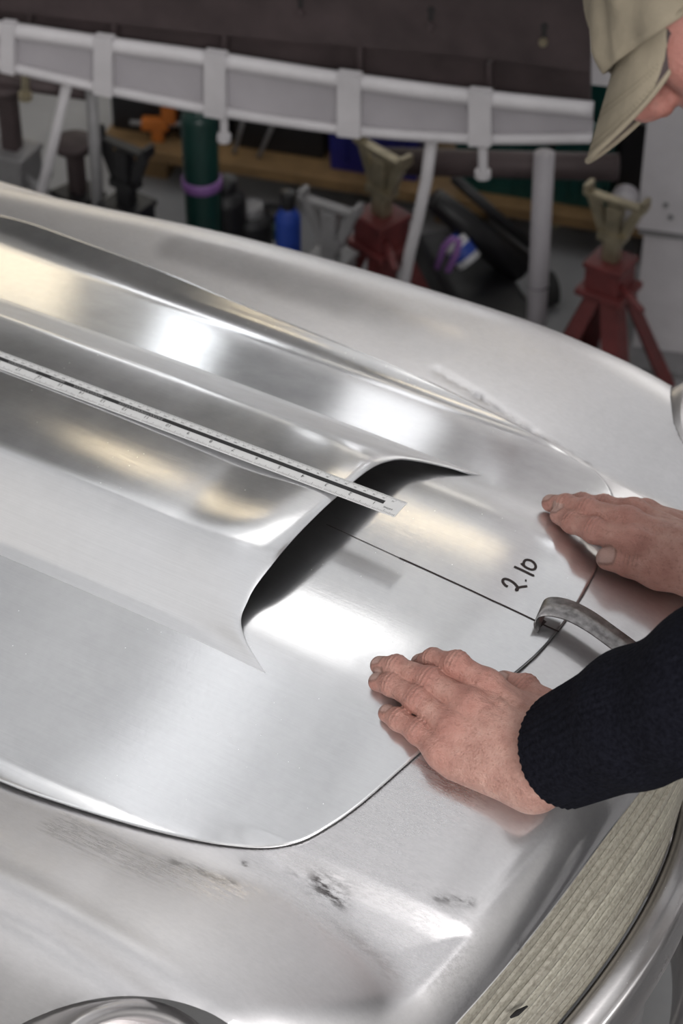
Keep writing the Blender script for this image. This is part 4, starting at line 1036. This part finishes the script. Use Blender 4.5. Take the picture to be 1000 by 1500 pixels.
MB().lathe([(.0305, .225), (.034, .227), (.034, .243), (.0305, .245)], (0, 0, 0), 24).build('band', M_PURPLE, t, True)
canister('spray_can', 421, 283, .26, .021, M_BLUE2, 'slim blue canister with a dark top beside the black pots', 'canister')
canister('pot', 330, 262, .22, .034, M_BLACK, 'black lidded pot with a white label right of the green cylinder', 'pot', M_BLACK, (.18, .42, M_LABEL))
canister('pot', 368, 300, .16, .036, M_BLACK, 'low black pot left of the blue canister', 'pot', M_GREY, (.3, .5, M_LABEL))
canister('pot', 395, 308, .11, .04, M_GREEN, 'squat dark green pot in front of the blue canister', 'pot')
p = floor_at(700, 395); p2 = at(640, 300, .26)
# trolley jack seen behind the wing: arm, handle, purple hose and a blue bottle lying on it
t = thing('trolley_jack', 'black trolley jack with a purple hose lying behind the wing', 'jack', (p[0], p[1], 0))
o_ = np.array((p[0], p[1], 0)); A1 = at(636, 292, .24)-o_; A2 = at(760, 392, .09)-o_; A3 = at(655, 345, .19)-o_
mb = MB(); mb.tube([A1, A1*.5+A2*.5, A2], [.020, .024, .03], 10); mb.build('arm', M_BLACK, t, True)
mb = MB(); mb.tube([A1+[.02, .03, .03], A2+[.02, .03, .02]], .009, 8); mb.build('handle_rod', M_BLACK, t, True)
MB().box(((A1+A2)/2*[1, 1, 0]+np.array((0, 0, .05))), (.30, .12, .07), np.array(((.75, .66, 0), (-.66, .75, 0), (0, 0, 1))), .012).build('chassis', M_BLACK, t)
for k in (-1, 1):
    w = A2*[1, 1, 0]+np.array((.03*k, .045*k, .03)); MB().tube([w-[.01, .012, 0], w+[.01, .012, 0]], .03, 16).build('wheel', M_RUB, t, True)
hs = [at(x, y, z)-o_ for x, y, z in ((640, 392, .16), (650, 362, .20), (662, 350, .22), (672, 352, .215), (668, 372, .19), (655, 398, .16))]
MB().tube(chaikin3(hs) if False else hs, .006, 8).build('hose', M_PURPLE, t, True)
b0_, b1_ = at(664, 352, .17), at(694, 392, .13); t2 = thing('bottle', 'blue and white bottle lying against the trolley jack under the purple hose', 'bottle', tuple(b0_))
bv = b1_-b0_; MB().tube([bv*0, bv*.08, bv*.8], .022, 14).build('bottle_body', M_LABEL, t2, True); MB().tube([bv*.25, bv*.6], .0226, 14, False).build('label_band', M_BLUE2, t2, True); MB().tube([-bv*.15, bv*0], .012, 12).build('cap', M_BLUE2, t2, True)
# pale strip lying on the floor and a round grey disc leaning by the red stand
f0_, f1_ = at(815, 322, .02), at(872, 292, .02); t = thing('pale_batten', 'pale yellow batten lying on the floor by the red jack stand', 'batten', tuple((f0_+f1_)/2))
dv = (f1_-f0_)/2; MB().prism([-dv*1.15+[0, 0, -.018], dv*1.15+[0, 0, -.018], dv*1.15+[0, 0, .01], -dv*1.15+[0, 0, .01]], sn*.03).build('timber', simple('pale_batten_wood', (.42, .38, .25), .6), t)
# white lift column at the right
cbase = at(935, 470, .12); cR = CR*.0+jd
colm = thing('lift_column', 'white painted steel column with a horizontal seam right of the red jack stand', 'column', (0, 0, 0))
P0c = at(932, 332, .25); dd_ = jd; nn_ = jn
def cp(px, py, off=0.): return on_plane(px, py, P0c+nn_*off, nn_)
l0_, r0_ = cp(932, 332), cp(1075, 352); l1_ = cp(930, 470)
wv_ = (r0_-l0_)*[1, 1, 0]; back = -nn_*.16
zs_ = l0_[2]-.003
l0f = np.array((l0_[0], l0_[1], 0))
MB().prism([l0f+[0, 0, zs_], l0f+wv_+[0, 0, zs_], l0f+wv_+[0, 0, 2.6], l0f+[0, 0, 2.6]], back).build('upper_box', M_WHITE, colm)
MB().prism([l0f+[0, 0, .0]+dd_*.012-nn_*.008, l0f+wv_+dd_*.012-nn_*.008, l0f+wv_+[0, 0, zs_-.008]+dd_*.012-nn_*.008, l0f+[0, 0, zs_-.008]+dd_*.012-nn_*.008], back).build('lower_box', M_WHITE, colm)
MB().prism([l0f+[0, 0, zs_-.011]+dd_*.004, l0f+wv_+[0, 0, zs_-.011]+dd_*.004, l0f+wv_+[0, 0, zs_-.001]+dd_*.004, l0f+[0, 0, zs_-.001]+dd_*.004], back).build('seam_strip', M_GREY, colm)
MB().prism([l0f+dd_*-.05+nn_*.05, l0f+wv_+dd_*.05+nn_*.05, l0f+wv_+dd_*.05+nn_*.05+[0, 0, .012], l0f+dd_*-.05+nn_*.05+[0, 0, .012]], -nn_*.28).build('base_plate', M_GREY, colm)
Rm = np.stack([dd_, np.cross(nn_, dd_), nn_], 1)
for (x, y) in ((975, 300), (982, 318)): MB().lathe([(.001, .004), (.004, .004), (.005, 0)], cp(x, y, .0), 8, Rm).build('bolt', M_GREY, colm)
dc = at(908, 316, .33)
# round grey end cap on the second stand's cradle
tb = thing('tube_offcut', 'round grey tube end resting in the cradle of the red stand by the column', 'tube', tuple(dc))
MB().tube([nn_*.0, -nn_*.06], .021, 24).build('tube_wall', M_PANEL, tb, True)
# pale post and grey fitting behind the cap
p0_ = jp(862, 60, -.10); pw = jp(893, 60, -.10)-p0_; pw[2] = 0
zp0 = jp(870, 175)[2]
pf = np.array((p0_[0], p0_[1], zp0)); MB().prism([pf, pf+pw*1.35, pf+pw*1.35+[0, 0, .55], pf+[0, 0, .55]], -jn*.05).build('end_post', M_WHITE, jig)
q0 = jp(878, 22, -.07); MB().box(q0, (.04, .03, .03), None, .006).build('bracket', M_PANEL, jig)
